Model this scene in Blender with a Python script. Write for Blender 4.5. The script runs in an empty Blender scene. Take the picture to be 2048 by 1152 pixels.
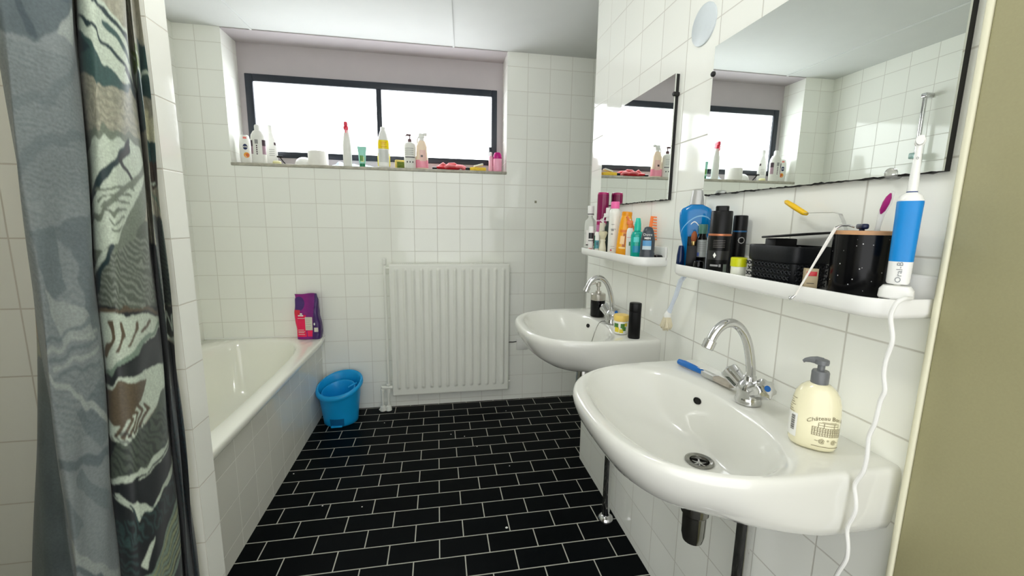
import bpy, bmesh, math, random
import numpy as np
from mathutils import Vector, Matrix

random.seed(7)
LAMP = 11.0
rng = np.random.default_rng(7)
SC = bpy.context.scene
COL = SC.collection
PI = math.pi
CAM = Vector((0.4522, -2.7883, 1.2778))

# ------------------------------------------------------------------ materials
def nodes(name):
    m = bpy.data.materials.new(name)
    m.use_nodes = True
    nt = m.node_tree
    return m, nt, nt.nodes['Principled BSDF']

def lin(c):
    return tuple(((x / 12.92) if x <= 0.04045 else ((x + 0.055) / 1.055) ** 2.4) for x in c)

def rgb(r, g, b):
    return lin((r / 255, g / 255, b / 255)) + (1,)

MATS = {}
def mat(name, col, rough=0.4, metal=0.0, trans=0.0, ior=1.45, spec=0.5, coat=0.0, noise=0.0, nscale=60, bump=0.0, bscale=200, emit=0.0, sss=0.0):
    if name in MATS:
        return MATS[name]
    m, nt, p = nodes(name)
    p.inputs['Base Color'].default_value = col
    p.inputs['Roughness'].default_value = rough
    p.inputs['Metallic'].default_value = metal
    p.inputs['Transmission Weight'].default_value = trans
    p.inputs['IOR'].default_value = ior
    p.inputs['Specular IOR Level'].default_value = spec
    p.inputs['Coat Weight'].default_value = coat
    if emit:
        p.inputs['Emission Color'].default_value = col
        p.inputs['Emission Strength'].default_value = emit
    N = nt.nodes
    if noise or bump:
        tc = N.new('ShaderNodeTexCoord')
        nz = N.new('ShaderNodeTexNoise')
        nz.inputs['Scale'].default_value = nscale
        nz.inputs['Detail'].default_value = 4
        nt.links.new(tc.outputs['Object'], nz.inputs['Vector'])
        if noise:
            mr = N.new('ShaderNodeMapRange')
            mr.inputs['From Min'].default_value = 0.25
            mr.inputs['From Max'].default_value = 0.75
            mr.inputs['To Min'].default_value = 1 - noise
            mr.inputs['To Max'].default_value = 1 + noise
            nt.links.new(nz.outputs['Fac'], mr.inputs['Value'])
            mx = N.new('ShaderNodeVectorMath'); mx.operation = 'SCALE'
            mx.inputs[0].default_value = col[:3]
            nt.links.new(mr.outputs['Result'], mx.inputs['Scale'])
            nt.links.new(mx.outputs['Vector'], p.inputs['Base Color'])
        if bump:
            nb = N.new('ShaderNodeTexNoise')
            nb.inputs['Scale'].default_value = bscale
            nb.inputs['Detail'].default_value = 3
            nt.links.new(tc.outputs['Object'], nb.inputs['Vector'])
            b = N.new('ShaderNodeBump')
            b.inputs['Strength'].default_value = bump
            b.inputs['Distance'].default_value = 0.002
            nt.links.new(nb.outputs['Fac'], b.inputs['Height'])
            nt.links.new(b.outputs['Normal'], p.inputs['Normal'])
    MATS[name] = m
    return m

def mth(nt, op, a, b=None, c=None):
    n = nt.nodes.new('ShaderNodeMath'); n.operation = op
    for i, v in enumerate((a, b, c)):
        if v is None: continue
        if isinstance(v, (int, float)): n.inputs[i].default_value = v
        else: nt.links.new(v, n.inputs[i])
    return n.outputs[0]

def tile_mat(name, tile, grout, su, sv, off=(0, 0, 0), gw=0.0022, rough=0.07, brick=False, wob=0.10, tilt=0.012, gbump=0.5, spec=0.5, var=0.02):
    """Square wall tiles (triplanar, metric) or half-bond floor bricks."""
    m, nt, p = nodes(name)
    N, L = nt.nodes, nt.links
    geo = N.new('ShaderNodeNewGeometry')
    sp = N.new('ShaderNodeSeparateXYZ'); L.new(geo.outputs['Position'], sp.inputs[0])
    sn = N.new('ShaderNodeSeparateXYZ'); L.new(geo.outputs['True Normal'], sn.inputs[0])
    x = mth(nt, 'SUBTRACT', sp.outputs[0], off[0]); y = mth(nt, 'SUBTRACT', sp.outputs[1], off[1]); z = mth(nt, 'SUBTRACT', sp.outputs[2], off[2])
    if brick:
        u, v = x, y
    else:
        nx = mth(nt, 'GREATER_THAN', mth(nt, 'ABSOLUTE', sn.outputs[0]), 0.6)
        nz = mth(nt, 'GREATER_THAN', mth(nt, 'ABSOLUTE', sn.outputs[2]), 0.6)
        u = mth(nt, 'ADD', mth(nt, 'MULTIPLY', x, mth(nt, 'SUBTRACT', 1.0, nx)), mth(nt, 'MULTIPLY', y, nx))
        v = mth(nt, 'ADD', mth(nt, 'MULTIPLY', z, mth(nt, 'SUBTRACT', 1.0, nz)), mth(nt, 'MULTIPLY', y, nz))
    vs = mth(nt, 'DIVIDE', v, sv)
    us = mth(nt, 'DIVIDE', u, su)
    iv = mth(nt, 'FLOOR', vs)
    if brick:
        us = mth(nt, 'ADD', us, mth(nt, 'MULTIPLY', mth(nt, 'MODULO', mth(nt, 'ADD', iv, 1000.0), 2.0), 0.5))
    iu = mth(nt, 'FLOOR', us)
    fu, fv = mth(nt, 'FRACT', us), mth(nt, 'FRACT', vs)
    du = mth(nt, 'MULTIPLY', mth(nt, 'MINIMUM', fu, mth(nt, 'SUBTRACT', 1.0, fu)), su)
    dv = mth(nt, 'MULTIPLY', mth(nt, 'MINIMUM', fv, mth(nt, 'SUBTRACT', 1.0, fv)), sv)
    d = mth(nt, 'MINIMUM', du, dv)
    mr = N.new('ShaderNodeMapRange'); mr.interpolation_type = 'SMOOTHSTEP'
    mr.inputs['From Min'].default_value = gw * 0.35; mr.inputs['From Max'].default_value = gw
    L.new(d, mr.inputs['Value'])
    cid = N.new('ShaderNodeCombineXYZ'); L.new(iu, cid.inputs[0]); L.new(iv, cid.inputs[1])
    wn = N.new('ShaderNodeTexWhiteNoise'); L.new(cid.outputs[0], wn.inputs['Vector'])
    br = mth(nt, 'ADD', 1.0 - var, mth(nt, 'MULTIPLY', wn.outputs['Value'], 2 * var))
    tcol = N.new('ShaderNodeVectorMath'); tcol.operation = 'SCALE'; tcol.inputs[0].default_value = tile[:3]; L.new(br, tcol.inputs['Scale'])
    mix = N.new('ShaderNodeMix'); mix.data_type = 'RGBA'
    L.new(mr.outputs['Result'], mix.inputs['Factor']); mix.inputs['A'].default_value = grout; L.new(tcol.outputs[0], mix.inputs['B'])
    L.new(mix.outputs['Result'], p.inputs['Base Color'])
    rr = N.new('ShaderNodeMapRange'); L.new(mr.outputs['Result'], rr.inputs['Value'])
    rr.inputs['To Min'].default_value = 0.75; rr.inputs['To Max'].default_value = rough
    L.new(rr.outputs['Result'], p.inputs['Roughness'])
    p.inputs['Specular IOR Level'].default_value = spec
    # each tile sits a hair out of plane, the glaze is slightly wavy
    wv = N.new('ShaderNodeVectorMath'); wv.operation = 'SUBTRACT'; L.new(wn.outputs['Color'], wv.inputs[0]); wv.inputs[1].default_value = (0.5, 0.5, 0.5)
    ws = N.new('ShaderNodeVectorMath'); ws.operation = 'SCALE'; L.new(wv.outputs[0], ws.inputs[0]); ws.inputs['Scale'].default_value = tilt * 2
    nz2 = N.new('ShaderNodeTexNoise'); nz2.inputs['Scale'].default_value = 55; nz2.inputs['Detail'].default_value = 2
    L.new(geo.outputs['Position'], nz2.inputs['Vector'])
    h = mth(nt, 'ADD', mth(nt, 'MULTIPLY', mr.outputs['Result'], gbump), mth(nt, 'MULTIPLY', nz2.outputs['Fac'], wob))
    bp = N.new('ShaderNodeBump'); bp.inputs['Strength'].default_value = 0.6; bp.inputs['Distance'].default_value = 0.0012
    L.new(h, bp.inputs['Height'])
    an = N.new('ShaderNodeVectorMath'); an.operation = 'ADD'; L.new(bp.outputs[0], an.inputs[0]); L.new(ws.outputs[0], an.inputs[1])
    nn = N.new('ShaderNodeVectorMath'); nn.operation = 'NORMALIZE'; L.new(an.outputs[0], nn.inputs[0])
    L.new(nn.outputs[0], p.inputs['Normal'])
    return m

TZ = 0.033            # height of a wall joint above the floor (rows of 15 cm)
WT = rgb(244, 245, 238)
GR = rgb(216, 214, 205)
M_BACK = tile_mat('back_wall_tiles', WT, GR, 0.15, 0.15, (0.0, 0.0, TZ - 0.0), gw=0.0024)
M_RIGHT = tile_mat('basin_wall_tiles', WT, rgb(206, 204, 195), 0.15, 0.15, (0.0, -1.7138, TZ), gw=0.0024)
M_PART = tile_mat('shower_wall_tiles', WT, rgb(212, 208, 198), 0.15, 0.15, (-0.127 - 0.15, -1.66, TZ), gw=0.0022)
M_PANEL = tile_mat('bath_panel_tiles', rgb(232, 231, 222), rgb(244, 243, 236), 0.15, 0.15, (0.0, -1.05, 0.075), gw=0.0022)
M_FLOOR = tile_mat('black_floor_tiles', rgb(5, 8, 10), rgb(190, 189, 178), 0.195, 0.0975, (0.5400, -1.2815, 0), gw=0.0030, rough=0.36, brick=True, wob=0.05, tilt=0.004, spec=0.04, var=0.15)
M_CEIL = mat('ceiling_paint', rgb(214, 216, 214), 0.75, noise=0.015, nscale=8, bump=0.15, bscale=120)
M_NICHE = mat('niche_paint', rgb(186, 179, 181), 0.7, noise=0.02, nscale=10, bump=0.1)
M_HALL = mat('hall_paint', rgb(205, 200, 185), 0.8, noise=0.02, nscale=6)
M_BEIGE = mat('beige_door_paint', rgb(160, 155, 118), 0.55, noise=0.03, nscale=300, bump=0.05, bscale=500)
M_EDGE = mat('lit_door_edge', rgb(225, 222, 196), 0.45)  # paler than the door: the edge highlight is put into its colour
M_FRAME = mat('window_frame_paint', rgb(32, 38, 48), 0.4, noise=0.1, nscale=30)
M_SILL = mat('stone_sill', rgb(176, 172, 158), 0.35, noise=0.25, nscale=40)
M_CER = mat('white_ceramic', rgb(226, 226, 219), 0.07, coat=0.5, noise=0.008, nscale=9)
M_BATH = mat('white_enamel', rgb(248, 248, 238), 0.1, coat=0.5, noise=0.008, nscale=6)
M_CHROME = mat('chrome', rgb(205, 205, 205), 0.09, 1.0, noise=0.05, nscale=120)
M_DCHROME = mat('dark_chrome', rgb(158, 157, 152), 0.16, 1.0, noise=0.1, nscale=60)
M_RAD = mat('radiator_enamel', rgb(236, 237, 229), 0.28, noise=0.01, nscale=12)
M_MIRROR = mat('mirror_silver', rgb(236, 240, 236), 0.005, 1.0, noise=0.004, nscale=3)
M_DARK = mat('dark_backing', rgb(26, 25, 24), 0.6, noise=0.2, nscale=90)
M_WPL = mat('white_plastic', rgb(236, 236, 232), 0.25, noise=0.008, nscale=25)
M_WPLM = mat('matt_white_plastic', rgb(232, 232, 228), 0.45, noise=0.01, nscale=25)
M_BLUE = mat('blue_bin_plastic', rgb(20, 160, 226), 0.32, noise=0.05, nscale=14)
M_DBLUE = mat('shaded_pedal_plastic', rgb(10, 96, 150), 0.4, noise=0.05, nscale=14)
M_BLACK = mat('black_plastic', rgb(8, 8, 9), 0.38, spec=0.3, noise=0.2, nscale=60)
M_GBLACK = mat('glossy_black', rgb(6, 6, 7), 0.14, spec=0.35, noise=0.2, nscale=60)

# frosted daylight panes
m, nt, p = nodes('frosted_window_glass')
p.inputs['Base Color'].default_value = rgb(235, 238, 240)
p.inputs['Roughness'].default_value = 0.35
p.inputs['Emission Color'].default_value = (0.93, 0.965, 1.0, 1)
p.inputs['Emission Strength'].default_value = 2.9
tc = nt.nodes.new('ShaderNodeTexCoord'); vz = nt.nodes.new('ShaderNodeTexVoronoi'); vz.inputs['Scale'].default_value = 120
nt.links.new(tc.outputs['Object'], vz.inputs['Vector'])
b = nt.nodes.new('ShaderNodeBump'); b.inputs['Strength'].default_value = 0.3; nt.links.new(vz.outputs['Distance'], b.inputs['Height']); nt.links.new(b.outputs[0], p.inputs['Normal'])
M_PANE = m

# ------------------------------------------------------------------ mesh helpers
class MB:
    def __init__(s): s.v = []; s.f = []
    def add(s, v, f):
        o = len(s.v); s.v += [tuple(a) for a in v]; s.f += [tuple(i + o for i in a) for a in f]; return s
    def box(s, lo, hi):
        x0, y0, z0 = lo; x1, y1, z1 = hi
        return s.add([(x0,y0,z0),(x1,y0,z0),(x1,y1,z0),(x0,y1,z0),(x0,y0,z1),(x1,y0,z1),(x1,y1,z1),(x0,y1,z1)],
                     [(3,2,1,0),(4,5,6,7),(0,1,5,4),(1,2,6,5),(2,3,7,6),(3,0,4,7)])
    def rbox(s, lo, hi, r=0.004, seg=2, M=None):
        bm = bmesh.new(); bmesh.ops.create_cube(bm, size=1)
        c = [(a + b) / 2 for a, b in zip(lo, hi)]; d = [b - a for a, b in zip(lo, hi)]
        for v in bm.verts: v.co = Vector((v.co.x * d[0] + c[0], v.co.y * d[1] + c[1], v.co.z * d[2] + c[2]))
        bmesh.ops.bevel(bm, geom=list(bm.edges), offset=min(r, min(d) * 0.49), segments=seg, profile=0.5, affect='EDGES')
        if M is not None: bm.transform(M)
        bm.verts.index_update()
        s.add([v.co[:] for v in bm.verts], [[v.index for v in f.verts] for f in bm.faces]); bm.free(); return s
    def loft(s, rings, cap0=True, cap1=True, close=False):
        n = len(rings[0]); o = len(s.v)
        for r in rings: s.v += [tuple(p) for p in r]
        K = len(rings)
        for k in range(K if close else K - 1):
            a = o + k * n; b_ = o + ((k + 1) % K) * n
            for i in range(n):
                j = (i + 1) % n
                s.f.append((a + i, a + j, b_ + j, b_ + i))
        if not close:
            if cap0: s.f.append(tuple(o + i for i in reversed(range(n))))
            if cap1: s.f.append(tuple(o + (K - 1) * n + i for i in range(n)))
        return s
    def lathe(s, prof, n=32, sx=1.0, sy=1.0, c=(0, 0), caps=(True, True)):
        return s.loft([[(c[0] + r * sx * math.cos(2*PI*i/n), c[1] + r * sy * math.sin(2*PI*i/n), z) for i in range(n)] for r, z in prof], *caps)
    def sup(s, prof, e=2.6, n=48, caps=(True, True)):
        """profile of (half width, half depth, z[, x shift]) with super-elliptic sections"""
        return s.loft([sring(q, e, n) for q in prof], *caps)
    def tube(s, path, r, n=12, caps=True, close=False):
        P = [Vector(p) for p in path]; K = len(P)
        R = r if isinstance(r, (list, tuple)) else [r] * K
        up = None; rings = []
        for k in range(K):
            if close: t = P[(k + 1) % K] - P[k - 1]
            else: t = P[min(k + 1, K - 1)] - P[max(k - 1, 0)]
            t.normalize()
            if up is None:
                up = t.orthogonal().normalized()
            up = (up - t * up.dot(t)).normalized(); w = t.cross(up)
            rings.append([P[k] + (up * math.cos(2*PI*i/n) + w * math.sin(2*PI*i/n)) * R[k] for i in range(n)])
        return s.loft(rings, caps, caps, close)
    def xf(s, M):
        s.v = [tuple(M @ Vector(a)) for a in s.v]; return s

def sring(q, e=2.6, n=48):
    hx, hy, z = q[:3]; ox = q[3] if len(q) > 3 else 0
    out = []
    for i in range(n):
        a = 2 * PI * i / n; c, s_ = math.cos(a), math.sin(a)
        k = (abs(c) ** e + abs(s_) ** e) ** (-1 / e)
        out.append((ox + hx * c * k, hy * s_ * k, z))
    return out

def spt(hx, hy, e, a):
    c, s_ = math.cos(a), math.sin(a); k = (abs(c) ** e + abs(s_) ** e) ** (-1 / e)
    return hx * c * k, hy * s_ * k

def interp(prof, z):
    for a, b_ in zip(prof, prof[1:]):
        if min(a[2], b_[2]) <= z <= max(a[2], b_[2]) and a[2] != b_[2]:
            t = (z - a[2]) / (b_[2] - a[2])
            return tuple(a[i] + (b_[i] - a[i]) * t for i in range(2))
    return prof[0][:2] if z < prof[0][2] else prof[-1][:2]

def patch(prof, e, a0, a1, z0, z1, off=0.0006, na=14, nz=6, top=None, band=0):
    """label lying on a bottle's surface between two angles and heights (angle -90 deg faces local -Y)"""
    mb = MB(); V = []
    for j in range(nz + 1):
        for i in range(na + 1):
            a = math.radians(a0 + (a1 - a0) * i / na)
            zz = z0 + (z1 - z0) * j / nz
            if band: zz = top(i / na, z1) - band * (1 - j / nz)
            elif top: zz = z0 + (top(i / na, z1) - z0) * j / nz
            hx, hy = interp(prof, zz)
            x, y = spt(hx + off, hy + off, e, a); V.append((x, y, zz))
    F = [(j*(na+1)+i, j*(na+1)+i+1, (j+1)*(na+1)+i+1, (j+1)*(na+1)+i) for j in range(nz) for i in range(na)]
    return mb.add(V, F)

_dg = None
def text_geo(s, size, align='CENTER', bold=0.0):
    cu = bpy.data.curves.new('txt', 'FONT'); cu.body = s; cu.size = size; cu.align_x = align; cu.resolution_u = 2; cu.offset = bold
    o = bpy.data.objects.new('txt', cu); COL.objects.link(o)
    bpy.context.view_layer.update()
    me = bpy.data.meshes.new_from_object(o.evaluated_get(bpy.context.evaluated_depsgraph_get()))
    V = [v.co[:] for v in me.vertices]; F = [tuple(p.vertices) for p in me.polygons]
    bpy.data.objects.remove(o); bpy.data.meshes.remove(me); bpy.data.curves.remove(cu)
    return V, F

def wrap_text(s, size, prof, e, ang, z, off=0.0012, rot=0.0, align='CENTER', bold=0.0, arc=0.0):
    V, F = text_geo(s, size, align, bold)
    out = []
    for x, y, _ in V:
        if rot: x, y = x * math.cos(rot) - y * math.sin(rot), x * math.sin(rot) + y * math.cos(rot)
        zz = z + y - arc * x * x
        hx, hy = interp(prof, zz); r = (hx + hy) / 2
        a = math.radians(ang) + x / r
        px, py = spt(hx + off, hy + off, e, a); out.append((px, py, zz))
    return MB().add(out, F)

def obj(name, mb, m, parent=None, smooth=True, ang=35, loc=None, kind=None):
    me = bpy.data.meshes.new(name)
    me.from_pydata(mb.v, [], mb.f); me.validate(); me.update()
    bm = bmesh.new(); bm.from_mesh(me); bmesh.ops.recalc_face_normals(bm, faces=bm.faces); bm.to_mesh(me); bm.free()
    me.materials.append(m)
    if smooth:
        for p_ in me.polygons: p_.use_smooth = True
        me.set_sharp_from_angle(angle=math.radians(ang))
    o = bpy.data.objects.new(name, me); COL.objects.link(o)
    if parent is not None: o.parent = parent
    if loc is not None: o.location = loc
    if kind: o['kind'] = kind
    return o

def thing(name, label, cat, loc=(0, 0, 0), rz=0.0, group=None, tilt=None):
    o = bpy.data.objects.new(name, None); COL.objects.link(o); o.empty_display_size = 0.03
    o.location = loc; o.rotation_euler = (0, 0, rz)
    if tilt: o.rotation_euler = (tilt[0], tilt[1], rz)
    o['label'] = label; o['category'] = cat
    if group: o['group'] = group
    return o

def tag(o, label, cat, group=None):
    o['label'] = label; o['category'] = cat
    if group: o['group'] = group
    return o

def face(x, y, extra=0.0):
    """rotation that turns local -Y towards where the photograph was taken"""
    return math.atan2(CAM.x - x, -(CAM.y - y)) + math.radians(extra)

def struct(name, mb, m, smooth=False):
    return obj(name, mb, m, None, smooth, kind='structure')

# ------------------------------------------------------------------ room shell
XR = 1.2072; H = 2.37; XL = -1.01; YE = -0.806
struct('floor', MB().box((XL - .12, -3.7, -.1), (2.15, .25, 0)), M_FLOOR)
struct('ceiling', MB().box((XL - .12, -3.7, H), (2.15, .25, H + .1)), M_CEIL)
wb = MB().box((XL - .12, 0, 0), (-.765, .25, H)).box((.912, 0, 0), (2.15, .25, H)).box((-.765, 0, 0), (.912, .25, 1.60))
struct('wall_back', wb, M_BACK)
NY = .19
struct('wall_niche', MB().box((-.765, NY, 1.60), (-.724, .25, H)).box((.870, NY, 1.60), (.912, .25, H)).box((-.724, NY, 2.181), (.870, .25, H)).box((-.724, .178, 1.60), (.870, .25, 1.679)).box((-.765, .0, H - .006), (.912, NY, H - .0005)), M_NICHE)
struct('wall_left', MB().box((XL - .12, -3.7, 0), (XL, 0, H)), M_RIGHT)
struct('wall_right', MB().box((XR, -2.31, 0), (XR + .12, YE, H)), M_RIGHT)
struct('wall_shower', MB().box((XL, -1.77, 0), (-.127, -1.70, H)), M_PART)
struct('wall_alcove', MB().box((2.05, -2.5, 0), (2.15, 0, H)).box((XR + .12, -2.5, 0), (2.05, -2.4, H)), M_RIGHT)
struct('wall_front', MB().box((XL, -2.62, 0), (0.02, -2.52, H)), M_HALL)
# beige door lining right beside the camera
jb = MB().rbox((1.186, -3.0, 0), (1.34, -2.3135, H), .004, 3)
struct('door_1', jb, M_BEIGE, True)
struct('trim_1', MB().rbox((1.1835, -2.3135, 0), (1.2072, -2.3045, H), .0035, 3), M_EDGE, True)
struct('wall_hall', MB().box((1.30, -3.7, 0), (1.4, -3.0, H)), M_HALL)
# thin cover strips over the ceiling board joints
for k, (xa, ya, xb, yb) in enumerate([(.566, -.002, .40, -2.5), (-.60, -.002, -.66, -1.69)]):
    d = Vector((xb - xa, yb - ya, 0)); n = Vector((-d.y, d.x, 0)).normalized() * .006
    A, B = Vector((xa, ya, 0)), Vector((xb, yb, 0))
    R = [[q + Vector((0, 0, H + .01)) for q in (A - n, A + n, B + n, B - n)], [q + Vector((0, 0, H - .006)) for q in (A - n, A + n, B + n, B - n)]]
    struct('trim_%d' % (k + 2), MB().loft(R), M_CEIL)
struct('trim_4', MB().rbox((-.768, -.006, 1.601), (.915, .177, 1.619), .004), M_SILL, True)
# window
wf = MB()
for lo, hi in [((-.724, .17, 1.678), (-.679, .2, 2.181)), ((.832, .17, 1.678), (.870, .2, 2.181)), ((-.679, .17, 2.137), (.832, .2, 2.181)), ((-.679, .17, 1.678), (.832, .2, 1.716)), ((.064, .168, 1.716), (.097, .2, 2.137))]:
    wf.rbox(lo, hi, .004)
wo = struct('window_1', wf, M_FRAME, True)
obj('window_pane', MB().box((-.681, .186, 1.714), (.066, .192, 2.139)), M_PANE, wo, False)
obj('window_pane', MB().box((.095, .186, 1.714), (.834, .192, 2.139)), M_PANE, wo, False)
obj('window_latch', MB().rbox((.812, .150, 1.70), (.834, .172, 1.80), .004).tube([(.82, .155, 1.74), (.82, .14, 1.76), (.818, .138, 1.79)], .006), M_FRAME, wo)

# ------------------------------------------------------------------ bath
def bath():
    t = thing('bathtub', 'white enamelled bathtub built in under the window behind the shower wall', 'bathtub', (-.645, -.85, 0))
    N = 96
    x0, x1, y0, y1 = XL + .001 + .645, -.285 + .645, -1.699 + .85, -.001 + .85
    def rect(i, ins, r=.012):
        a = 2 * PI * i / N; c, s_ = math.cos(a), math.sin(a)
        hx = (x1 - x0) / 2 - ins; hy = (y1 - y0) / 2 - ins; cx = (x0 + x1) / 2; cy = (y0 + y1) / 2
        k = min(hx / abs(c) if abs(c) > 1e-6 else 1e9, hy / abs(s_) if abs(s_) > 1e-6 else 1e9)
        return cx + c * k, cy + s_ * k
    def inner(i, sx, sy, e, ox=0, oy=0):
        a = 2 * PI * i / N
        # same polar angle as the outside, measured on the super-ellipse
        c, s_ = math.cos(a), math.sin(a); hx, hy = .298 * sx, .805 * sy
        k = 1 / ((abs(c) / hx) ** e + (abs(s_) / hy) ** e) ** (1 / e)
        return -.005 + ox + c * k, -.005 + oy + s_ * k
    R = []
    for ins, z in [(.0335, .4795), (.012, .486), (.003, .490), (0, .495), (0, .516), (.003, .522), (.009, .525)]:
        R.append([rect(i, ins) + (z,) for i in range(N)])
    for sx, sy, e, z in [(1.0, 1.0, 3.7, .524), (.985, .993, 3.6, .520), (.965, .984, 3.5, .508), (.945, .972, 3.4, .47), (.91, .94, 3.2, .36), (.85, .88, 2.7, .24), (.80, .83, 2.6, .18), (.70, .75, 2.6, .15), (.4, .5, 2.4, .14), (.05, .05, 2, .139)]:
        R.append([inner(i, sx, sy, e) + (z,) for i in range(N)])
    obj('tub', MB().loft(R, False, True), M_BATH, t, True, 50)
    return t
bath()
struct('wall_bath_panel', MB().box((-.34, -1.70, 0), (-.318, 0, .478)), M_PANEL)
# white sealing bead where the tub meets the tiles
struct('trim_5', MB().tube([(XL + .004, -.004, .527), (-.29, -.004, .527)], .005, 8), M_WPL, True)

# ------------------------------------------------------------------ radiator
def radiator():
    t = thing('radiator', 'white ribbed panel radiator on the tiled back wall below the window', 'radiator', (.5345, -.075, .105))
    W, Hh = .795, .90
    nx, nz = 300, 150
    V = []; ribs = [-.353 + k * .0543 for k in range(14)]
    for j in range(nz + 1):
        z = Hh * j / nz
        for i in range(nx + 1):
            x = -W/2 + W * i / nx
            y = 0.0
            for r in ribs:
                if abs(x - r) < .024:
                    zz = min(max(z, .062), .858)
                    d = math.hypot(x - r, z - zz) / .0165
                    if d < 1: y -= .011 * (0.5 + 0.5 * math.cos(PI * d))
            ed = min(x + W/2, W/2 - x, z, Hh - z)
            if ed < .006: y += .006 * (1 - ed / .006) ** 2
            V.append((x, y, z))
    F = [(j*(nx+1)+i, j*(nx+1)+i+1, (j+1)*(nx+1)+i+1, (j+1)*(nx+1)+i) for j in range(nz) for i in range(nx)]
    fp = MB().add(V, F)
    obj('front_panel', fp, M_RAD, t, True, 60)
    obj('casing', MB().rbox((-W/2, .004, .004), (-W/2 + .004, .055, Hh - .004), .001).rbox((W/2 - .004, .004, .004), (W/2, .055, Hh - .004), .001).rbox((-W/2 + .02, .004, .01), (W/2 - .02, .05, Hh - .03), .004), M_RAD, t)
    g = MB().rbox((-W/2, .003, Hh - .006), (W/2, .012, Hh), .001).rbox((-W/2, .046, Hh - .006), (W/2, .055, Hh), .001)
    for k in range(60): g.box((-W/2 + .01 + k * .01315, .01, Hh - .005), (-W/2 + .013 + k * .01315, .05, Hh - .001))
    obj('top_grille', g, M_RAD, t)
    for x in (-.3, .27): obj('bracket', MB().rbox((x, .05, .1), (x + .03, .0745, .8), .001), M_RAD, t)
    obj('vent_plug', MB().tube([(W/2 - .002, .028, .055), (W/2 + .012, .028, .055)], .008).tube([(W/2 + .01, .028, .055), (W/2 + .018, .028, .055)], .005), M_RAD, t)
radiator()
def pipes():
    t = thing('radiator_pipe', 'white painted heating pipe with valves on the left side of the radiator', 'pipe', (.09, -.055, 0))
    obj('riser', MB().tube([(.02, 0, .17), (.018, 0, .985)], .009, 12), M_RAD, t)
    obj('upper_valve', MB().lathe([(.007, .965), (.011, .968), (.011, .99), (.008, .993), (.008, 1.0), (.0135, 1.003), (.014, 1.036), (.011, 1.04)], 16, c=(.018, 0)).tube([(.018, 0, .978), (.046, 0, .978)], .0085), M_RAD, t)
    v = MB().tube([(-.022, 0, .163), (.046, 0, .163)], .012, 12)
    for x in (-.02, .018): v.lathe([(.007, .125), (.0125, .128), (.0125, .15), (.01, .153), (.01, .17), (.006, .174)], 14, c=(x, 0))
    v.lathe([(.006, .17), (.0125, .175), (.0125, .186), (.006, .19)], 14, c=(.018, 0)).tube([(-.03, 0, .17), (-.018, 0, .165)], .008)
    obj('lower_valve', v, M_RAD, t)
    for x in (-.022, .016):
        obj('floor_stub', MB().tube([(x, 0, .002), (x, 0, .13)], .0085, 12), M_RAD, t)
        obj('rosette', MB().lathe([(.021, 0.0), (.021, .012), (.017, .03), (.01, .034)], 18, c=(x, 0)), M_RAD, t)
    obj('clip', MB().tube([(-.045, -.004, .006), (-.035, -.004, .022), (.016, -.004, .024)], .005, 8), M_RAD, t)
pipes()
tag(obj('cover_plate', MB().rbox((1.0, -.006, .375), (1.085, 0, .46), .002), M_WPLM), 'square cream blank cover plate on the back wall right of the radiator', 'cover plate')
tag(obj('thin_cable', MB().tube([(.925, -.03, .437), (.95, -.008, .436), (.975, -.006, .434), (.9995, -.004, .437)], .003, 8), M_DARK), 'short dark cable running from the radiator to the blank cover plate', 'cable')
tag(obj('wall_sticker', MB().rbox((1.111, -.002, 1.416), (1.126, 0, 1.432), .0008), mat('grey_sticker', rgb(150, 146, 126), .6, noise=.1)), 'small square grey sticker on the back wall tiles', 'sticker')

# ------------------------------------------------------------------ basins
def outline(N, cx=.258):
    """basin plan seen from above: u along the wall, d away from it"""
    pts = [(-.279, 0), (-.279, .12)]
    for k in range(1, 60):
        a = PI - PI * k / 60; e = 2.95 - .40 * (k / 60)
        c, s_ = math.cos(a), math.sin(a); kk = (abs(c) ** e + abs(s_) ** e) ** (-1 / e)
        pts.append((.279 * c * kk, .12 + .329 * s_ * kk))
    pts += [(.279, .12), (.279, 0)]
    out = []
    for i in range(N):
        a = 2 * PI * i / N; dx, dd = math.cos(a), math.sin(a); best = None
        for p, q in zip(pts, pts[1:] + pts[:1]):
            ex, ed = q[0] - p[0], q[1] - p[1]; det = dx * (-ed) + ex * dd
            if abs(det) < 1e-9: continue
            rx, rd = p[0], p[1] - cx
            t = (rx * (-ed) + ex * rd) / det; s_ = (dx * rd - dd * rx) / det
            if t > 0 and -1e-6 <= s_ <= 1 + 1e-6: best = t if best is None else min(best, t)
        out.append((dx * best, cx + dd * best))
    return out

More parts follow.
